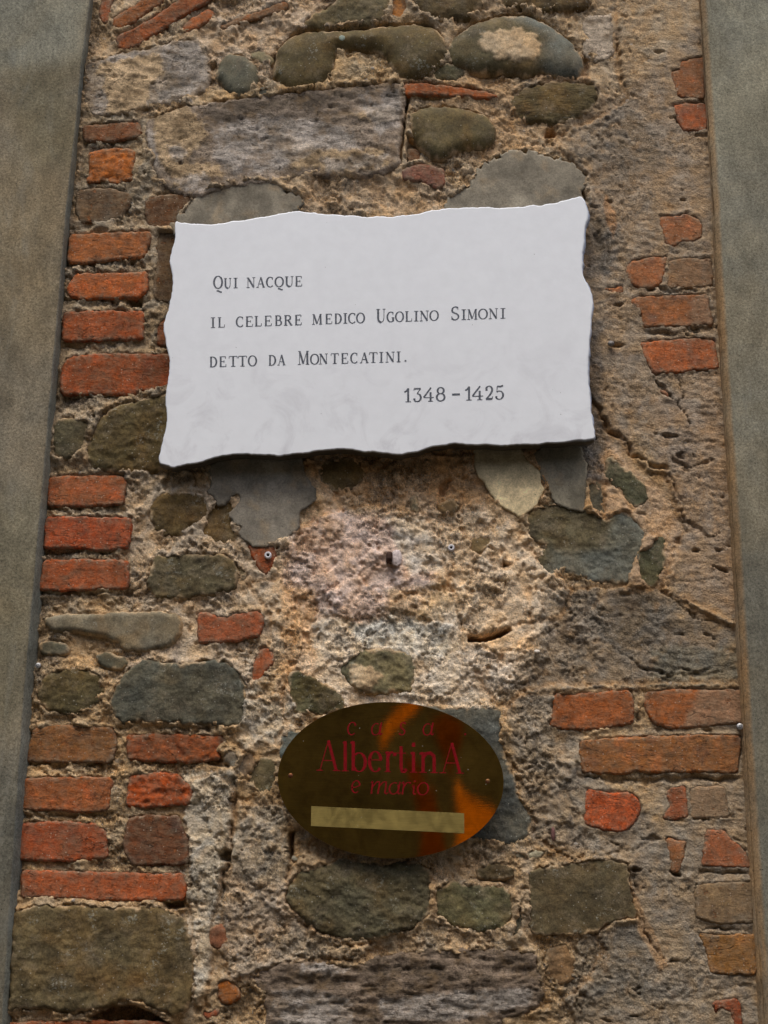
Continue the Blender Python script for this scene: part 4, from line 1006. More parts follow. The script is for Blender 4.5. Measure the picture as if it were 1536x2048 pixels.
LF = [(180,0),(163,130),(152,250),(135,400),(92,900),(48,1400),(5,2048)]
LB = [(190,0),(174,130),(162,250),(148,400),(109,900),(74,1400),(30,2048)]
build_pilaster('left', LF, LB, .034, -2.2, 'smooth grey-olive cement band left of the rubble, beside the stacked red bricks',
   ((112,104,88), [([(-50,-100),(200,-100),(180,130),(-50,160)], (120,118,104), 40, .8), ([(20,130),(170,130),(150,330),(40,340)], (96,90,72), 40, .8),
    ([(-50,330),(150,330),(120,700),(-50,700)], (118,106,84), 60, .8), ([(-60,1000),(110,1000),(80,1400),(-60,1500)], (104,98,78), 60, .6), ([(-60,1500),(80,1500),(40,2200),(-60,2200)], (92,90,80), 60, .9)]))
RF = [(1403,0),(1423,300),(1429,400),(1433,500),(1445,700),(1461,933),(1472,1100),(1490,1400),(1505,1650),(1518,1850),(1533,2048)]
RB = [(1394,0),(1412,300),(1418,400),(1421,500),(1432,700),(1446,933),(1455,1100),(1470,1400),(1482,1650),(1494,1850),(1506,2048)]
build_pilaster('right', RF, RB, .030, 2.2, 'smooth grey cement band right of the rubble, edged by an orange-brown stained corner',
   ((112,108,94), [([(1400,-100),(1600,-100),(1600,300),(1400,300)], (122,120,106), 60, .8), ([(1420,1100),(1600,1100),(1600,2200),(1420,2200)], (96,93,82), 120, .9)]))

# plain building wall above and below, the pavement, and the far side of the lane
def box(name, x0, x1, y0, y1, z0, z1, mat, parent=None, bev=0.0):
    bm = bmesh.new()
    bmesh.ops.create_cube(bm, size=1)
    for v in bm.verts:
        v.co = Vector(((x0 + x1) / 2 + v.co.x * (x1 - x0), (y0 + y1) / 2 + v.co.y * (y1 - y0), (z0 + z1) / 2 + v.co.z * (z1 - z0)))
    if bev: bmesh.ops.bevel(bm, geom=bm.edges[:], offset=bev, segments=2, affect='EDGES')
    me = bpy.data.meshes.new(name); bm.to_mesh(me); bm.free(); me.materials.append(mat)
    o = bpy.data.objects.new(name, me); col.objects.link(o)
    if parent: o.parent = parent; o.location = -world_loc(parent)
    return o
M_WALLP = mat_simple('plain_cement_wall', C(116, 108, 90), .9, 0, .25, 18, .002)
M_PAVE = mat_simple('lane_paving', (.10, .09, .075), .9, 0, .3, 12, .004)
M_OPP = mat_simple('ochre_facade', (.25, .19, .10), .95, 0, .45, 2.5, .003)
ztop = float(at(800, -150, 0)[2]); zbot = float(at(800, 2200, 0)[2])
o = box('house_wall', -4, 4, -.004, .4, ztop, ztop + 3.2, M_WALLP); tag(o, kind='structure')
o = box('house_wall', -4, 4, -.004, .4, 0, zbot, M_WALLP); tag(o, kind='structure')
o = box('pavement', -12, 12, -6, .4, -.2, 0, M_PAVE); tag(o, kind='structure')
o = box('facade', -12, 12, -6.4, -6.0, -.2, 5.2, M_OPP); tag(o, kind='structure')

# ------------------------------------------------------------------ white marble plaque
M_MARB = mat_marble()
PL = [(352,441),(360,444),(372,446),(405,449),(428,448),(450,446),(472,441),(495,440),(520,434),(540,432),(562,426),(578,425),(592,421),(606,424),(625,424),(645,429),(665,428),(688,432),(710,431),(735,434),(760,432),(780,434),(800,431),(824,429),(850,424),(872,420),(895,416),(912,417),(930,415),(950,416),(970,413),(994,417),(1020,415),(1046,414),(1062,409),(1080,412),(1096,407),(1112,406),(1128,400),(1144,398),(1162,392),(1169,400),(1173,416),(1176,430),(1171,448),(1169,470),(1166,490),(1164,515),(1165,545),(1172,566),(1182,584),(1185,600),(1183,640),(1179,680),(1177,700),(1176,735),(1176,760),(1180,790),(1181,820),(1186,850),(1192,876),(1176,880),(1150,880),(1124,886),(1100,885),(1070,889),(1040,888),(1010,892),(980,889),(945,890),(910,886),(885,891),(860,893),(840,902),(812,907),(795,909),(770,907),(750,903),(725,903),(700,898),(680,896),(655,899),(632,901),(610,906),(585,908),(560,912),(540,909),(515,909),(490,908),(470,908),(450,911),(430,914),(410,922),(385,928),(360,931),(345,935),(330,930),(317,926),(320,905),(326,880),(332,855),(334,830),(331,800),(333,775),(338,750),(340,725),(336,700),(331,680),(327,655),(330,635),(338,612),(343,590),(346,565),(344,545),(339,525),(341,510),(347,492),(350,470),(350,452)]
PH = .051
plaque = empty('marble_plaque', tuple(at(760, 900, .03)), 'white marble plaque with wavy chipped edges and dark lettering about Ugolino Simoni, 1348-1425', 'plaque')
def build_plaque():
    bd = densify(PL, 4.0, 2.2, 77, True)
    n = len(bd)
    W = at(bd[:, 0], bd[:, 1], PH)
    cen2 = bd.mean(0)
    # outward normal in px
    tn = np.roll(bd, -1, 0) - np.roll(bd, 1, 0); tn /= np.linalg.norm(tn, axis=1)[:, None] + 1e-9
    nr = np.stack([tn[:, 1], -tn[:, 0]], 1)
    # smooth normals
    for _ in range(3): nr = (nr + np.roll(nr, 1, 0) + np.roll(nr, -1, 0)) / 3
    chip = 2.6 + 3.0 * fbm(bd[:, 0], bd[:, 1], 1 / 34., 3, 600)
    rightm = sstep(1120, 1160, bd[:, 0]); chip = chip * (.35 + 1.4 * rightm)
    chip = np.clip(chip, .3, 9)
    V = []; rim = []; under_shade = []
    rings = []
    def ring(off, h, rv, gv):
        p = bd + nr * off[:, None] if isinstance(off, np.ndarray) else bd + nr * off
        w = at(p[:, 0], p[:, 1], PH)
        w[:, 1] = -h
        s = len(V); V.extend(w.tolist()); rim.extend([rv] * n if np.isscalar(rv) else rv); under_shade.extend([gv] * n if np.isscalar(gv) else gv)
        rings.append(list(range(s, s + n)))
    low = 1 - sstep(0, 1, np.clip(-nr[:, 1], -1, 1) + .6)   # kept for clarity
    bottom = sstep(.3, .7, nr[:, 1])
    j1 = fbm(bd[:, 0], bd[:, 1], 1 / 12., 3, 610)
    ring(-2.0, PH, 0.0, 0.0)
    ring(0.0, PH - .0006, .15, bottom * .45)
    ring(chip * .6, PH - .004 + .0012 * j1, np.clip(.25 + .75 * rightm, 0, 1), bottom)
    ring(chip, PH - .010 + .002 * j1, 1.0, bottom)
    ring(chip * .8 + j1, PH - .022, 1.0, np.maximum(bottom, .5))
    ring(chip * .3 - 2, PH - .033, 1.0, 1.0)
    faces = []
    A = sum(bd[i][0] * bd[(i + 1) % n][1] - bd[(i + 1) % n][0] * bd[i][1] for i in range(n))
    for r0, r1 in zip(rings[:-1], rings[1:]):
        for q in range(n):
            a, b, c_, d_ = r0[q], r0[(q + 1) % n], r1[(q + 1) % n], r1[q]
            faces.append((a, b, c_, d_) if A > 0 else (b, a, d_, c_))
    faces.append(tuple(rings[0][::-1]) if A > 0 else tuple(rings[0]))
    faces.append(tuple(rings[-1]) if A > 0 else tuple(rings[-1][::-1]))
    ob = link_mesh('slab', V, faces, M_MARB, plaque, True, {'rim': np.array(rim), 'under_shade': np.array(under_shade)}, origin=tuple(at(760, 660, PH)))
    me = ob.data
    me.polygons[len(faces) - 2].use_smooth = False; me.polygons[len(faces) - 1].use_smooth = False
build_plaque()
M_IRON = mat_simple('dark_iron', (.06, .05, .045), .6, .7, .3)
for px, py in ((430, 500), (1110, 470), (420, 860), (1110, 840)):
    p = at(px, py, .02)
    bm = bmesh.new()
    bmesh.ops.create_cone(bm, cap_ends=True, segments=16, radius1=.006, radius2=.006, depth=.045, matrix=Matrix.Rotation(R(90), 4, 'X'))
    me = bpy.data.meshes.new('fixing_pin'); bm.to_mesh(me); bm.free(); me.materials.append(M_IRON)
    o = bpy.data.objects.new('fixing_pin', me); col.objects.link(o); o.parent = plaque
    o.location = Vector((p[0], -.004, p[2])) - plaque.location

# ------------------------------------------------------------------ lettering: broad-pen strokes
def arc(cx, cy, rx, ry, a0, a1, n=22):
    return [(cx + rx * math.cos(R(a0 + (a1 - a0) * k / n)), cy + ry * math.sin(R(a0 + (a1 - a0) * k / n))) for k in range(n + 1)]
# stroke: (mode, points) mode a = by direction, t = thick, n = thin ; serif: ('s', x, y, width)
def serif(x, y, w=.34): return ('s', [(x - w / 2, y), (x + w / 2, y)])
G = {
 'Q': [('a', arc(.5, .5, .46, .49, 90, 450, 40)), ('m', [(.34, -.20), (.5, -.17), (.72, -.27), (.92, -.30)])],
 'O': [('a', arc(.5, .5, .46, .49, 90, 450, 40))],
 'U': [('t', [(.2, 1), (.2, .38), (.22, .22), (.30, .09), (.42, .02), (.54, .01)]), ('n', [(.54, .01), (.68, .05), (.78, .18), (.82, .38), (.82, 1)]), serif(.2, .985, .36), serif(.82, .985, .3)],
 'I': [('t', [(.5, 0), (.5, 1)]), serif(.5, .985, .95), serif(.5, .015, .95)],
 'N': [('n', [(.17, 0), (.17, 1)]), ('t', [(.17, .99), (.83, .02)]), ('n', [(.83, 0), (.83, 1)]), serif(.14, .985, .24), serif(.17, .015, .32), serif(.83, .985, .32)],
 'A': [('n', [(.14, 0), (.50, 1)]), ('t', [(.50, 1), (.84, 0)]), ('n', [(.26, .34), (.72, .34)]), serif(.13, .015, .28), serif(.84, .015, .32)],
 'C': [('a', arc(.54, .5, .44, .49, 48, 312, 30)), ('n', [(.84, .98), (.84, .72)]), ('n', [(.86, .06), (.82, .20)])],
 'G': [('a', arc(.52, .5, .44, .49, 48, 318, 30)), ('n', [(.80, .98), (.80, .74)]), ('t', [(.82, .06), (.82, .42)]), serif(.80, .42, .36)],
 'E': [('t', [(.22, 0), (.22, 1)]), ('n', [(.08, .98), (.86, .98)]), ('n', [(.22, .51), (.66, .51)]), ('n', [(.08, .02), (.90, .02)]), ('n', [(.86, .98), (.86, .78)]), ('n', [(.66, .62), (.66, .40)]), ('n', [(.90, .02), (.92, .24)])],
 'F': [('t', [(.22, 0), (.22, 1)])],
 'L': [('t', [(.24, 0), (.24, 1)]), serif(.24, .985, .44), ('n', [(.06, .02), (.88, .02)]), ('n', [(.88, .02), (.91, .28)])],
 'B': [('t', [(.22, 0), (.22, 1)]), ('a', [(.06, .98), (.48, .98)] + arc(.48, .755, .28, .225, 90, -90, 16) + [(.22, .53)]), ('a', [(.48, .53)] + arc(.50, .275, .36, .255, 90, -90, 16) + [(.06, .02)])],
 'R': [('t', [(.22, 0), (.22, 1)]), ('a', [(.06, .98), (.46, .98)] + arc(.46, .75, .30, .23, 90, -90, 16) + [(.22, .52)]), ('t', [(.50, .52), (.86, .02)]), serif(.22, .015, .40), serif(.88, .015, .22)],
 'D': [('t', [(.20, 0), (.20, 1)]), ('a', [(.05, .98), (.40, .98)] + arc(.40, .5, .50, .48, 90, -90, 24) + [(.05, .02)])],
 'M': [('n', [(.14, 0), (.16, 1)]), ('t', [(.16, 1), (.48, .06)]), ('n', [(.48, .06), (.80, 1)]), ('t', [(.82, 1), (.84, 0)]), serif(.12, .985, .18), serif(.14, .015, .26), serif(.84, .015, .30), serif(.86, .985, .18)],
 'T': [('t', [(.5, 0), (.5, 1)]), ('n', [(.08, .98), (.92, .98)]), ('n', [(.08, .98), (.06, .78)]), ('n', [(.92, .98), (.94, .78)]), serif(.5, .015, .46)],
 'S': [('b', arc(.50, .74, .33, .245, 40, 180, 14) + [(.17, .70), (.22, .60), (.42, .53), (.62, .47), (.80, .36)] + arc(.48, .26, .36, .255, 10, -150, 16)), ('n', [(.78, .98), (.78, .76)]), ('n', [(.14, .03), (.14, .28)])],
 '.': [('d', [(.5, .02), (.5, .17)])],
 '-': [('t', [(.0, .45), (1, .45)])],
 '1': [('t', [(.55, 0), (.55, 1)]), ('m', [(.55, .98), (.36, .80), (.12, .72)]), serif(.55, .015, .62)],
 '3': [('m', [(.12, .95), (.84, .95)]), ('n', [(.84, .95), (.44, .58)]), ('a', [(.44, .58)] + arc(.46, .30, .40, .285, 80, -140, 24)), ('d', [(.15, .13), (.15, .25)]), ('n', [(.12, .95), (.10, .80)])],
 '4': [('m', [(.72, 1), (.04, .30)]), ('n', [(.02, .28), (.98, .28)]), ('t', [(.68, 0), (.68, .66)]), serif(.68, .015, .46)],
 '8': [('a', arc(.5, .76, .32, .225, 90, 450, 30)), ('a', arc(.5, .28, .40, .27, 90, 450, 30))],
 '2': [('a', arc(.48, .72, .36, .26, 165, 0, 18) + [(.82, .62), (.60, .36), (.14, .06)]), ('t', [(.10, .05), (.86, .05)]), ('d', [(.18, .66), (.18, .78)]), ('n', [(.86, .05), (.90, .22)])],
 '5': [('n', [(.24, .95), (.20, .54)]), ('m', [(.24, .95), (.60, .93), (.88, 1.0)]), ('a', [(.20, .54)] + arc(.46, .31, .42, .30, 110, -145, 26)), ('d', [(.14, .12), (.14, .24)])],
 # lower case, drawn over the ascender height given with each letter
 'l': [('t', [(.5, 0), (.5, 1)]), ('m', [(.5, .98), (.20, .93)]), serif(.5, .012, .9)],
 'b': [('t', [(.20, .02), (.20, 1)]), ('m', [(.2, .98), (.04, .94)]), ('a', arc(.54, .31, .36, .31, 130, -150, 28))],
 'e': [('a', [(.10, .58), (.88, .58)] + arc(.5, .5, .40, .49, 12, 322, 32))],
 'r': [('t', [(.26, 0), (.26, 1)]), ('m', [(.26, .97), (.06, .92)]), ('m', [(.26, .70), (.46, .94), (.70, .98)]), ('d', [(.82, .78), (.82, .96)]), serif(.26, .02, .5)],
 't': [('t', [(.42, 1), (.42, .18), (.52, .04), (.72, .03), (.9, .14)]), ('n', [(.06, .74), (.86, .74)])],
 'i': [('t', [(.5, 0), (.5, .68)]), ('m', [(.5, .67), (.15, .63)]), ('d', [(.5, .86), (.5, 1.0)]), serif(.5, .012, .95)],
 'n': [('t', [(.22, 0), (.22, 1)]), ('m', [(.22, .97), (.04, .92)]), ('t', [(.22, .74), (.38, .94), (.60, .97), (.76, .84), (.78, .66), (.78, 0)]), serif(.22, .02, .38), serif(.78, .02, .38)],
 'c_i': [('b', arc(.55, .5, .42, .48, 50, 315, 24)), ('d', [(.84, .72), (.84, .86)])],
 'a_i': [('b', arc(.42, .45, .36, .44, 60, 400, 26)), ('b', [(.84, .98), (.80, .4), (.78, .12), (.86, .03), (1.0, .16)])],
 's_i': [('b', arc(.54, .74, .28, .24, 30, 190, 12) + [(.34, .58), (.62, .42)] + arc(.46, .26, .30, .24, 20, -160, 14))],
 'e_i': [('b', [(.12, .44), (.50, .48), (.84, .62)] + arc(.52, .52, .36, .46, 20, 312, 26))],
 'm_i': [('b', [(.02, .84), (.10, .96), (.14, 0)]), ('b', [(.14, .55), (.30, .92), (.44, .94), (.46, .6), (.46, 0)]), ('b', [(.46, .55), (.62, .92), (.78, .94), (.80, .5), (.80, .10), (.88, .02), (.98, .14)])],
 'r_i': [('b', [(.06, .84), (.26, .97), (.28, .6), (.24, 0)]), ('b', [(.27, .5), (.50, .9), (.80, .96)]), ('d', [(.82, .82), (.82, .96)])],
 'i_i': [('b', [(.20, .62), (.50, .72), (.46, .12), (.60, .02), (.84, .12)]), ('d', [(.56, .98), (.56, 1.1)])],
 'o_i': [('b', arc(.5, .47, .42, .47, 90, 450, 30))],
}
_lay = [0]
def ribbon(bm, pts, widths, h, proud=0.0):
    P = np.array(pts, float); n = len(P)
    closed = np.linalg.norm(P[0] - P[-1]) < .3 and n > 8
    if closed:
        tn = np.roll(P[:-1], -1, 0) - np.roll(P[:-1], 1, 0); tn = np.vstack([tn, tn[:1]])
    else:
        tn = np.gradient(P, axis=0)
    tn /= np.linalg.norm(tn, axis=1)[:, None] + 1e-9
    nr = np.stack([-tn[:, 1], tn[:, 0]], 1)
    L = P + nr * np.array(widths)[:, None] / 2; Rr = P - nr * np.array(widths)[:, None] / 2
    _lay[0] += 1
    hh = h + (_lay[0] % 7) * .000018
    LW = at(L[:, 0], L[:, 1], hh); RW = at(Rr[:, 0], Rr[:, 1], hh)
    lv = [bm.verts.new(p) for p in LW]; rv = [bm.verts.new(p) for p in RW]
    for k in range(n - 1):
        f = bm.faces.new((lv[k], lv[k + 1], rv[k + 1], rv[k]))
        f.normal_update()
        if f.normal.y > 0: f.normal_flip()
    if proud:
        lb = [bm.verts.new((p[0], p[1] + proud, p[2])) for p in LW]; rb = [bm.verts.new((p[0], p[1] + proud, p[2])) for p in RW]
        for k in range(n - 1):
            bm.faces.new((lv[k], lb[k], lb[k + 1], lv[k + 1])); bm.faces.new((rv[k], rv[k + 1], rb[k + 1], rb[k]))
        bm.faces.new((lv[0], rv[0], rb[0], lb[0])); bm.faces.new((lv[-1], lb[-1], rb[-1], rv[-1]))

def resample(pts, step=1.2):
    P = np.array(pts, float)
    out = [P[0]]
    for a, b in zip(P[:-1], P[1:]):
        n = max(1, int(np.linalg.norm(b - a) / step))
        for k in range(1, n + 1): out.append(a + (b - a) * k / n)
    return np.array(out)

def glyph(bm, ch, x0, x1, yb0, yb1, yt0, yt1, thick, thin, h, slant=0, proud=0.0, wob=0):
    """x0..x1 box, yb = baseline y at left / right, yt = top y at left / right (photo px)"""
    for st in G[ch]:
        mode, pts = st[0], st[1]
        if mode == 's': w_ = thin
        Q = []
        for (u, v) in pts:
            u2 = u + slant * v
            yb = yb0 + (yb1 - yb0) * u; yt = yt0 + (yt1 - yt0) * u
            Q.append((x0 + (x1 - x0) * u2, yb + (yt - yb) * v))
        if mode == 's':
            # bracketed serif: keep a sensible pixel width
            pass
        Q = resample(Q, 1.0)
        if len(Q) < 2: continue
        tn = np.gradient(Q, axis=0); tn /= np.linalg.norm(tn, axis=1)[:, None] + 1e-9
        if mode == 'a': w = thin + (thick - thin) * np.abs(tn[:, 1]) ** 1.6
        elif mode == 'b': w = thin * 1.15 + (thick - thin * 1.15) * np.abs(tn[:, 1] * .9 + tn[:, 0] * .3) ** 1.4
        elif mode == 't': w = np.full(len(Q), thick)
        elif mode == 'm': w = np.full(len(Q), (thick + thin) / 2 * 1.1)
        elif mode == 'd': w = np.full(len(Q), max(thick * 1.05, 2.6))
        else: w = np.full(len(Q), thin)
        w = w * (1 + .10 * fbm(Q[:, 0], Q[:, 1], 1 / 5., 2, 700))
        if len(Q) > 14 and mode in 'ab' :
            k = np.ones(5) / 5
            w = np.convolve(np.pad(w, 2, 'edge'), k, 'valid')
        ribbon(bm, Q, w, h, proud)

def lettering(name, letters, line_b, heights, thick, thin, h, mat, parent, label=None, slant=0, proud=0.0):
    """letters: (char, x0, x1[, tall]); line_b ((x,y),(x,y)) baseline; heights normal / tall"""
    bm = bmesh.new()
    (ax, ay), (bx, by) = line_b
    fb = lambda x: ay + (by - ay) * (x - ax) / (bx - ax)
    for L in letters:
        ch, x0, x1 = L[:3]; hh = heights[L[3]] if len(L) > 3 else heights[0]
        glyph(bm, ch, x0, x1, fb(x0), fb(x1), fb(x0) - hh, fb(x1) - hh, thick * (1.12 if len(L) > 3 else 1), thin, h, slant, proud)
    me = bpy.data.meshes.new(name); 
    o0 = world_loc(parent)
    for v in bm.verts: v.co = v.co - o0
    bm.to_mesh(me); bm.free(); me.materials.append(mat)
    o = bpy.data.objects.new(name, me); col.objects.link(o); o.parent = parent
    if label: o['label'] = label
    return o

mi = NT('worn_black_inlay', .75, .3)
inc = mi.mix(mi.rng(mi.noise(240, 5, .75), .35, .65, 0, 1), C(50, 53, 60), C(92, 96, 104))
M_INK = mi.out(inc)
HP = PH + .0003
L1 = [('Q',427.3,445,1),('U',447.8,463),('I',467,475.5),('N',493,510.6),('A',513,530),('C',532,547.4),('Q',550,567),('U',569.8,587.4),('E',589.8,605)]
lettering('lettering', L1, ((427,577.2),(605,572.2)), (20, 25), 3.4, 1.35, HP, M_INK, plaque, 'engraved line reading QUI NACQUE')
L2 = [('I',421.5,430.5),('L',435.5,450.5),('C',471.5,488),('E',490.5,506.5),('L',509,524.3),('E',528.3,544.2),('B',549.3,564.8),('R',567.5,585),('E',589,604),
      ('M',624.2,644.6),('E',650,665),('D',668.8,683.4),('I',686.6,694.6),('C',696,712.4),('O',713,729.2),
      ('U',752.4,771.4,1),('G',773.4,789.2),('O',791,807.2),('L',810,825),('I',828,837),('N',839.4,857.6),('O',859.6,876.8),
      ('S',901,920,1),('I',922.8,932.4),('M',934.4,955),('O',957,975),('N',977.4,996),('I',1000.8,1011)]
lettering('lettering', L2, ((422,655.4),(1010,636.6)), (20.2, 26.5), 3.4, 1.35, HP, M_INK, plaque, 'engraved line reading IL CELEBRE MEDICO UGOLINO SIMONI')
L3 = [('D',419,434.4),('E',438,453.2),('T',457,475.6),('T',475.8,494.5),('O',496.6,513.2),('D',537,552.2),('A',555,571),('M',595.6,618.6,1),('O',620.8,637.6),('N',638,656),
      ('T',661,678),('E',681.6,697.2),('C',700.4,716.6),('A',720,737.2),('T',737.6,755.6),('I',758.6,766.8),('N',771,789.6),('I',793.2,801.4),('.',808,814)]
lettering('lettering', L3, ((419,734.2),(815,723.4)), (20.6, 27), 3.4, 1.35, HP, M_INK, plaque, 'engraved line reading DETTO DA MONTECATINI.')
L4 = [('1',806.6,824.4),('3',826,844.2),('4',846.6,868),('8',871.6,891),('-',904.2,919.8),('1',928.4,946),('4',944,966.6),('2',970,987),('5',990,1008.4)]
lettering('lettering', L4, ((807,804.2),(1008,798.4)), (27.6,), 4.0, 1.6, HP, M_INK, plaque, 'engraved years reading 1348 - 1425')

# ------------------------------------------------------------------ oval brass plate
M_BRASS = mat_brass('polished_brass', (.66, .45, .14), .030, .10, .45)
M_BRASS2 = mat_brass('brushed_brass', (.46, .35, .115), .5, .13, .0)
M_RED = mat_simple('dark_red_enamel', (.20, .003, .006), .8, 0, .25, 200, .0001, .12)
HB = .036
sign = empty('oval_brass_sign', tuple(at(781, 1718, .03)), 'polished oval brass house sign reading casa AlbertinA e mario in dark red', 'sign')
def build_oval():
    cx, cy, rx, ry, rot = 781.5, 1560.5, 226, 156.5, R(2.4)
    n = 120; V = []; F = []
    def ring(s, h, off=0):
        st = len(V)
        for k in range(n):
            a = 2 * math.pi * k / n
            x, y = (rx + off) * s * math.cos(a), (ry + off) * s * math.sin(a)
            p = at(cx + x * math.cos(rot) - y * math.sin(rot), cy + x * math.sin(rot) + y * math.cos(rot), HB)
            V.append((p[0], -h, p[2]))
        return list(range(st, st + n))
    R0 = ring(1, HB, -.12); R1 = ring(1, HB - .00015, -.04); R2 = ring(1, HB - .0004, 0); R3 = ring(1, HB - .0030, 0)
    for a, b in ((R0, R1), (R1, R2), (R2, R3)):
        for k in range(n): F.append((a[k], a[(k + 1) % n], b[(k + 1) % n], b[k]))
    F.append(tuple(R0[::-1])); F.append(tuple(R3))
    ob = link_mesh('plate', V, F, M_BRASS, sign, True, {}, origin=tuple(at(cx, cy, HB)))
    ob.data.polygons[len(F) - 2].use_smooth = False; ob.data.polygons[len(F) - 1].use_smooth = False
    bm = bmesh.new(); bm.from_mesh(ob.data); bmesh.ops.recalc_face_normals(bm, faces=bm.faces[:]); bm.to_mesh(ob.data); bm.free()
build_oval()
def slab_px(name, quad, h, t, mat, parent, bev=.0003):
    bm = bmesh.new()
    f = [bm.verts.new(tuple(at(x, y, h))) for x, y in quad]
    face = bm.faces.new(f)
    r = bmesh.ops.extrude_face_region(bm, geom=[face])
    for v in [g for g in r['geom'] if isinstance(g, bmesh.types.BMVert)]: v.co.y += t
    bmesh.ops.recalc_face_normals(bm, faces=bm.faces[:])
    bmesh.ops.bevel(bm, geom=bm.edges[:], offset=bev, segments=2, affect='EDGES')
    o0 = world_loc(parent)
    for v in bm.verts: v.co = v.co - o0
    me = bpy.data.meshes.new(name); bm.to_mesh(me); bm.free(); me.materials.append(mat)
    o = bpy.data.objects.new(name, me); col.objects.link(o); o.parent = parent
    return o
o = slab_px('name_strip', [(622.6,1612.2),(928.4,1626.4),(928.6,1667),(621.6,1652.2)], HB + .0012, .0012 - .0001, M_BRASS2, sign)
o['label'] = 'blank brushed brass strip across the lower part'
HL = HB + .0005
lettering('lettering', [('c_i',692,712),('a_i',741,764),('s_i',795,813),('a_i',844,867),('.',928,933)], ((692,1470),(867,1470.6)), (26,), 3.4, 1.5, HL, M_RED, sign, 'red italic word reading casa', .12, .0004)
HTS = (60, 58, 40)
bm_letters = [('A',633,680.5),('l',683,698,1),('b',699.6,734,1),('e',736,765,2),('r',769,794,2),('t',793,815,3),('i',819,835,1),('n',837.5,877,2),('A',879,928)]
lettering('lettering', bm_letters, ((633,1541.2),(928,1547.2)), (61, 60, 41, 52), 6.0, 1.9, HL, M_RED, sign, 'large red name reading AlbertinA', 0, .0004)
lettering('lettering', [('e_i',699,721),('m_i',737,777),('a_i',776,801),('r_i',799,822),('i_i',820,834),('o_i',832,857)], ((699,1586.6),(857,1590)), (26,), 3.6, 1.5, HL, M_RED, sign, 'red italic words reading e mario', .12, .0004)
def screw(parent, px, py, h, rad, mat, name='screw', slot=True):
    p = at(px, py, h)
    bm = bmesh.new()
    bmesh.ops.create_uvsphere(bm, u_segments=20, v_segments=10, radius=rad)
    for v in bm.verts: v.co.z *= .35
    bmesh.ops.rotate(bm, verts=bm.verts[:], matrix=Matrix.Rotation(R(90), 3, 'X'))
    me = bpy.data.meshes.new(name); bm.to_mesh(me); bm.free(); me.materials.append(mat)
    me.polygons.foreach_set('use_smooth', [True] * len(me.polygons))
    o = bpy.data.objects.new(name, me); col.objects.link(o)
    o.location = Vector(p) - (world_loc(parent) if parent else Vector((0, 0, 0)))
    if parent: o.parent = parent
    return o
M_SCREWB = mat_brass('tarnished_brass_screw', (.20, .07, .04), .5, .2, .8)
for px, py in ((581, 1551), (975.5, 1562.5)):
    s = screw(sign, px, py, HB + .0004, .0040, M_SCREWB)
    # the screw runs back into the wall and carries the plate
    bm = bmesh.new()
    bmesh.ops.create_cone(bm, cap_ends=True, segments=12, radius1=.0028, radius2=.0028, depth=.05, matrix=Matrix.Translation((0, .027, 0)) @ Matrix.Rotation(R(90), 4, 'X'))
    me = bpy.data.meshes.new('shank'); bm.to_mesh(me); bm.free(); me.materials.append(M_IRON)
    q = bpy.data.objects.new('shank', me); col.objects.link(q); q.parent = s

# ------------------------------------------------------------------ small fixings
M_PLUG = mat_simple('grey_plastic', C(176, 174, 176), .6, 0, .15, 300, .0002)
M_DARK = mat_simple('dark_bore', (.02, .018, .016), .9, 0, .2)
M_ZINC = mat_simple('zinc_screw', (.42, .42, .42), .45, .8, .25, 400)
M_RUST = mat_simple('rusty_iron', (.075, .04, .028), .85, .2, .4, 300, .001)
def plug(px, py, h, r, label):
    p = at(px, py, h)
    prof = [(.42 * r, -.012), (.42 * r, .0), (.5 * r, .0012), (.85 * r, .0012), (r, .0002), (r, -.012)]
    n = 24; V = []; F = []
    for k in range(n):
        a = 2 * math.pi * k / n
        for rr, d in prof: V.append((rr * math.cos(a), -d, rr * math.sin(a)))
    m = len(prof)
    for k in range(n):
        for j in range(m - 1):
            a, b = k * m + j, ((k + 1) % n) * m + j
            F.append((a, a + 1, b + 1, b))
    t = empty('wall_plug', tuple(p), label, 'wall plug', 'plastic wall plugs left in the masonry')
    o = link_mesh('collar', np.array(V) + p, F, M_PLUG, t, True, {}, origin=p)
    c = [(.45 * r * math.cos(2 * math.pi * k / n), -.0 + .003, .45 * r * math.sin(2 * math.pi * k / n)) for k in range(n)]
    o = link_mesh('bore', np.array(c) + p, [tuple(range(n))], M_DARK, t, False, {}, origin=p)
plug(536, 1110, .0145, .0062, 'grey plastic wall plug sunk in the small triangular red brick')
plug(902.5, 1095, .0085, .0058, 'grey plastic wall plug sunk in tan mortar right of the iron stub')
def wall_screw(px, py, h, r, label):
    s = screw(None, px, py, h, r, M_ZINC, 'wall_screw')
    tag(s, label, 'screw')
    p = at(px, py, h)
    n = 16
    V = []; F = []
    for k in range(n):
        a = 2 * math.pi * k / n
        V.append((r * .45 * math.cos(a), -.0 - r * .33, r * .45 * math.sin(a)))
    o = link_mesh('recess', np.array(V) + p, [tuple(range(n))], M_DARK, None, False, {}, origin=p)
    o.parent = s; o.location = (0, 0, 0)
    bm = bmesh.new()
    bmesh.ops.create_cone(bm, cap_ends=True, segments=12, radius1=r * .5, radius2=r * .5, depth=.03, matrix=Matrix.Translation((0, .016, 0)) @ Matrix.Rotation(R(90), 4, 'X'))
    me = bpy.data.meshes.new('shank'); bm.to_mesh(me); bm.free(); me.materials.append(M_IRON)
    q = bpy.data.objects.new('shank', me); col.objects.link(q); q.parent = s
wall_screw(1480, 1453, .017, .0058, 'zinc cross-head screw at the right margin between two courses of orange brick')
wall_screw(76, 1331, .016, .0050, 'small grey screw at the left margin just under the dark pebble')
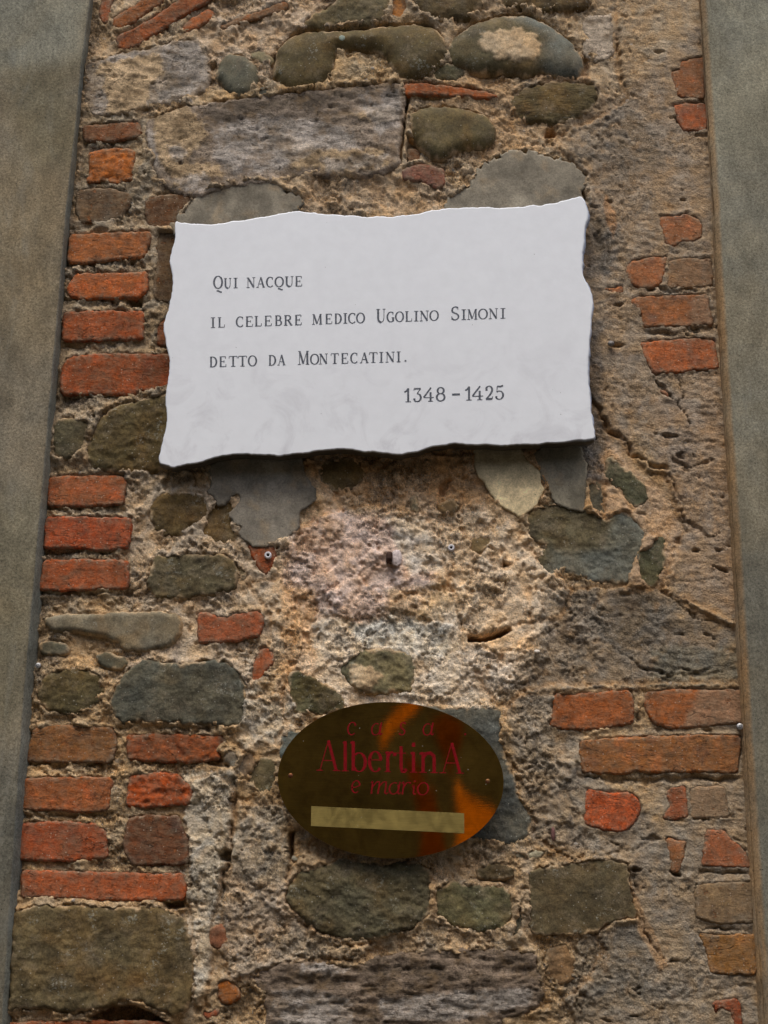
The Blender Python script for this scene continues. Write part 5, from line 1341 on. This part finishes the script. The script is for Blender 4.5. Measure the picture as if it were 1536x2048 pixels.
# cut iron stub with a dab of white filler
def lumpy(name, px, py, h, sx, sz, sy, mat, label=None, cat=None, seed=0, boxy=False, parent=None):
    bm = bmesh.new()
    if boxy:
        bmesh.ops.create_cube(bm, size=2); bmesh.ops.bevel(bm, geom=bm.edges[:], offset=.25, segments=3, affect='EDGES')
        bmesh.ops.subdivide_edges(bm, edges=bm.edges[:], cuts=2, use_grid_fill=True)
    else: bmesh.ops.create_icosphere(bm, subdivisions=4, radius=1)
    co = np.array([v.co for v in bm.verts])
    nz = 1 + .22 * fbm(co[:, 0] + seed, co[:, 2] + co[:, 1], 1.6, 3, 800)
    for v, k in zip(bm.verts, nz): v.co = Vector((v.co.x * sx * k, v.co.y * sy * k, v.co.z * sz * k))
    me = bpy.data.meshes.new(name); bm.to_mesh(me); bm.free(); me.materials.append(mat)
    me.polygons.foreach_set('use_smooth', [True] * len(me.polygons))
    o = bpy.data.objects.new(name, me); col.objects.link(o); o.location = at(px, py, h)
    if label: tag(o, label, cat)
    if parent: o.parent = parent; o.location = Vector(o.location) - world_loc(parent)
    return o
M_FILL = mat_simple('white_filler', C(182, 170, 166), .95, 0, .35, 150, .003)
o = lumpy('filler_dab', 793, 1116, .0095, .0100, .0150, .0030, M_FILL, seed=2.2, parent=wall)
lumpy('iron_stub', 778.5, 1116, .012, .0056, .0084, .014, M_RUST, 'rusty square iron stub cut off beside a dab of white filler', 'iron stub', 1.0, True)
lumpy('stone', 1106, 1668, .010, .0035, .0115, .004, mat_simple('maroon_chip', C(92, 62, 58), .8, 0, .3, 200), parent=wall)
lumpy('stone', 684, 76, .030, .006, .006, .002, mat_simple('lichen_dab', C(120, 130, 118), .9, 0, .3, 200), parent=wall)
lumpy('stone', 1222, 687, .014, .006, .005, .006, mat_simple('grey_pebble', C(116, 112, 108), .7, 0, .2, 100), parent=wall)
lumpy('stone', 1074, 1303, .012, .0052, .0032, .004, mat_simple('white_pebble', C(196, 188, 176), .7, 0, .1, 100), parent=wall)

# ------------------------------------------------------------------ orange cloths drying across the lane; the brass mirrors them
def mirrored(px, py, yplane):
    d = rays(np.array(px, float), np.array(py, float))
    P = at(px, py, HB)
    d = d / np.linalg.norm(d, axis=-1)[..., None]
    r = d.copy(); r[..., 1] *= -1
    t = (yplane - P[..., 1]) / r[..., 1]
    return P + r * t[..., None]
def cloth(poly, yp, fold, seed, label, mat):
    bd = densify(poly, 5, 3.0, seed, True)
    n = len(bd)
    x0, y0 = bd.min(0); x1, y1 = bd.max(0)
    gx, gy = np.meshgrid(np.arange(x0, x1, 6.), np.arange(y0, y1, 6.)); gx = gx.ravel(); gy = gy.ravel()
    k = sdist(gx, gy, bd) > 3
    pts = np.concatenate([bd, np.stack([gx[k], gy[k]], 1)])
    r = delaunay_2d_cdt([Vector(p) for p in pts], [], [list(range(n))], 1, 1e-5)
    P2 = np.array([(v.x, v.y) for v in r[0]])
    W = mirrored(P2[:, 0], P2[:, 1], yp)
    W[:, 1] += fold * np.sin(W[:, 0] * 24 + W[:, 2] * 5 + seed) + .5 * fold * fbm(W[:, 0], W[:, 2], 5, 3, seed)
    ob = link_mesh('hanging_cloth', W, [tuple(f) for f in r[2]], mat, None, True, {}, origin=tuple(W[W[:, 2].argmax()]))
    sol = ob.modifiers.new('thickness', 'SOLIDIFY'); sol.thickness = .0015
    tag(ob, label, 'cloth', 'orange cloths hung across the lane')
def mat_cloth(name, a, b):
    m = NT(name, .95, .1)
    c = m.mix(m.noise(5, 4, .6), a, b)
    m.out(c)
    tr = m.new('ShaderNodeBsdfTranslucent'); m.link(c, tr.inputs[0])
    mx = m.new('ShaderNodeMixShader'); mx.inputs[0].default_value = .75
    m.link(m.b.outputs[0], mx.inputs[1]); m.link(tr.outputs[0], mx.inputs[2])
    m.link(mx.outputs[0], m.n['Material Output'].inputs['Surface'])
    return m.m
M_CLOTH = mat_cloth('orange_canvas', (.95, .58, .10), (.93, .42, .05))
M_CLOTH2 = mat_cloth('rust_canvas', (.50, .24, .05), (.36, .15, .03))
cloth([(828,1400),(845,1412),(800,1450),(776,1480),(764,1510),(758,1480),(768,1450),(800,1415)], -3.5, .02, 3, 'narrow orange cloth hanging across the lane, mirrored in the brass', M_CLOTH)
cloth([(806,1508),(840,1530),(852,1570),(858,1600),(862,1560),(876,1620),(890,1680),(900,1730),(836,1730),(842,1660),(830,1600),(815,1550)], -3.7, .02, 5, 'rust brown cloth hanging across the lane, mirrored in the brass', M_CLOTH2)
cloth([(912,1552),(930,1590),(960,1606),(990,1620),(1010,1650),(960,1740),(905,1740),(924,1660),(915,1600)], -3.5, .02, 7, 'bright orange cloth with a pointed top hanging across the lane', M_CLOTH)
cloth([(860,1440),(905,1420),(930,1450),(920,1500),(900,1560),(880,1500)], -3.9, .02, 9, 'dark rust cloth folded over, hanging furthest across the lane', M_CLOTH2)
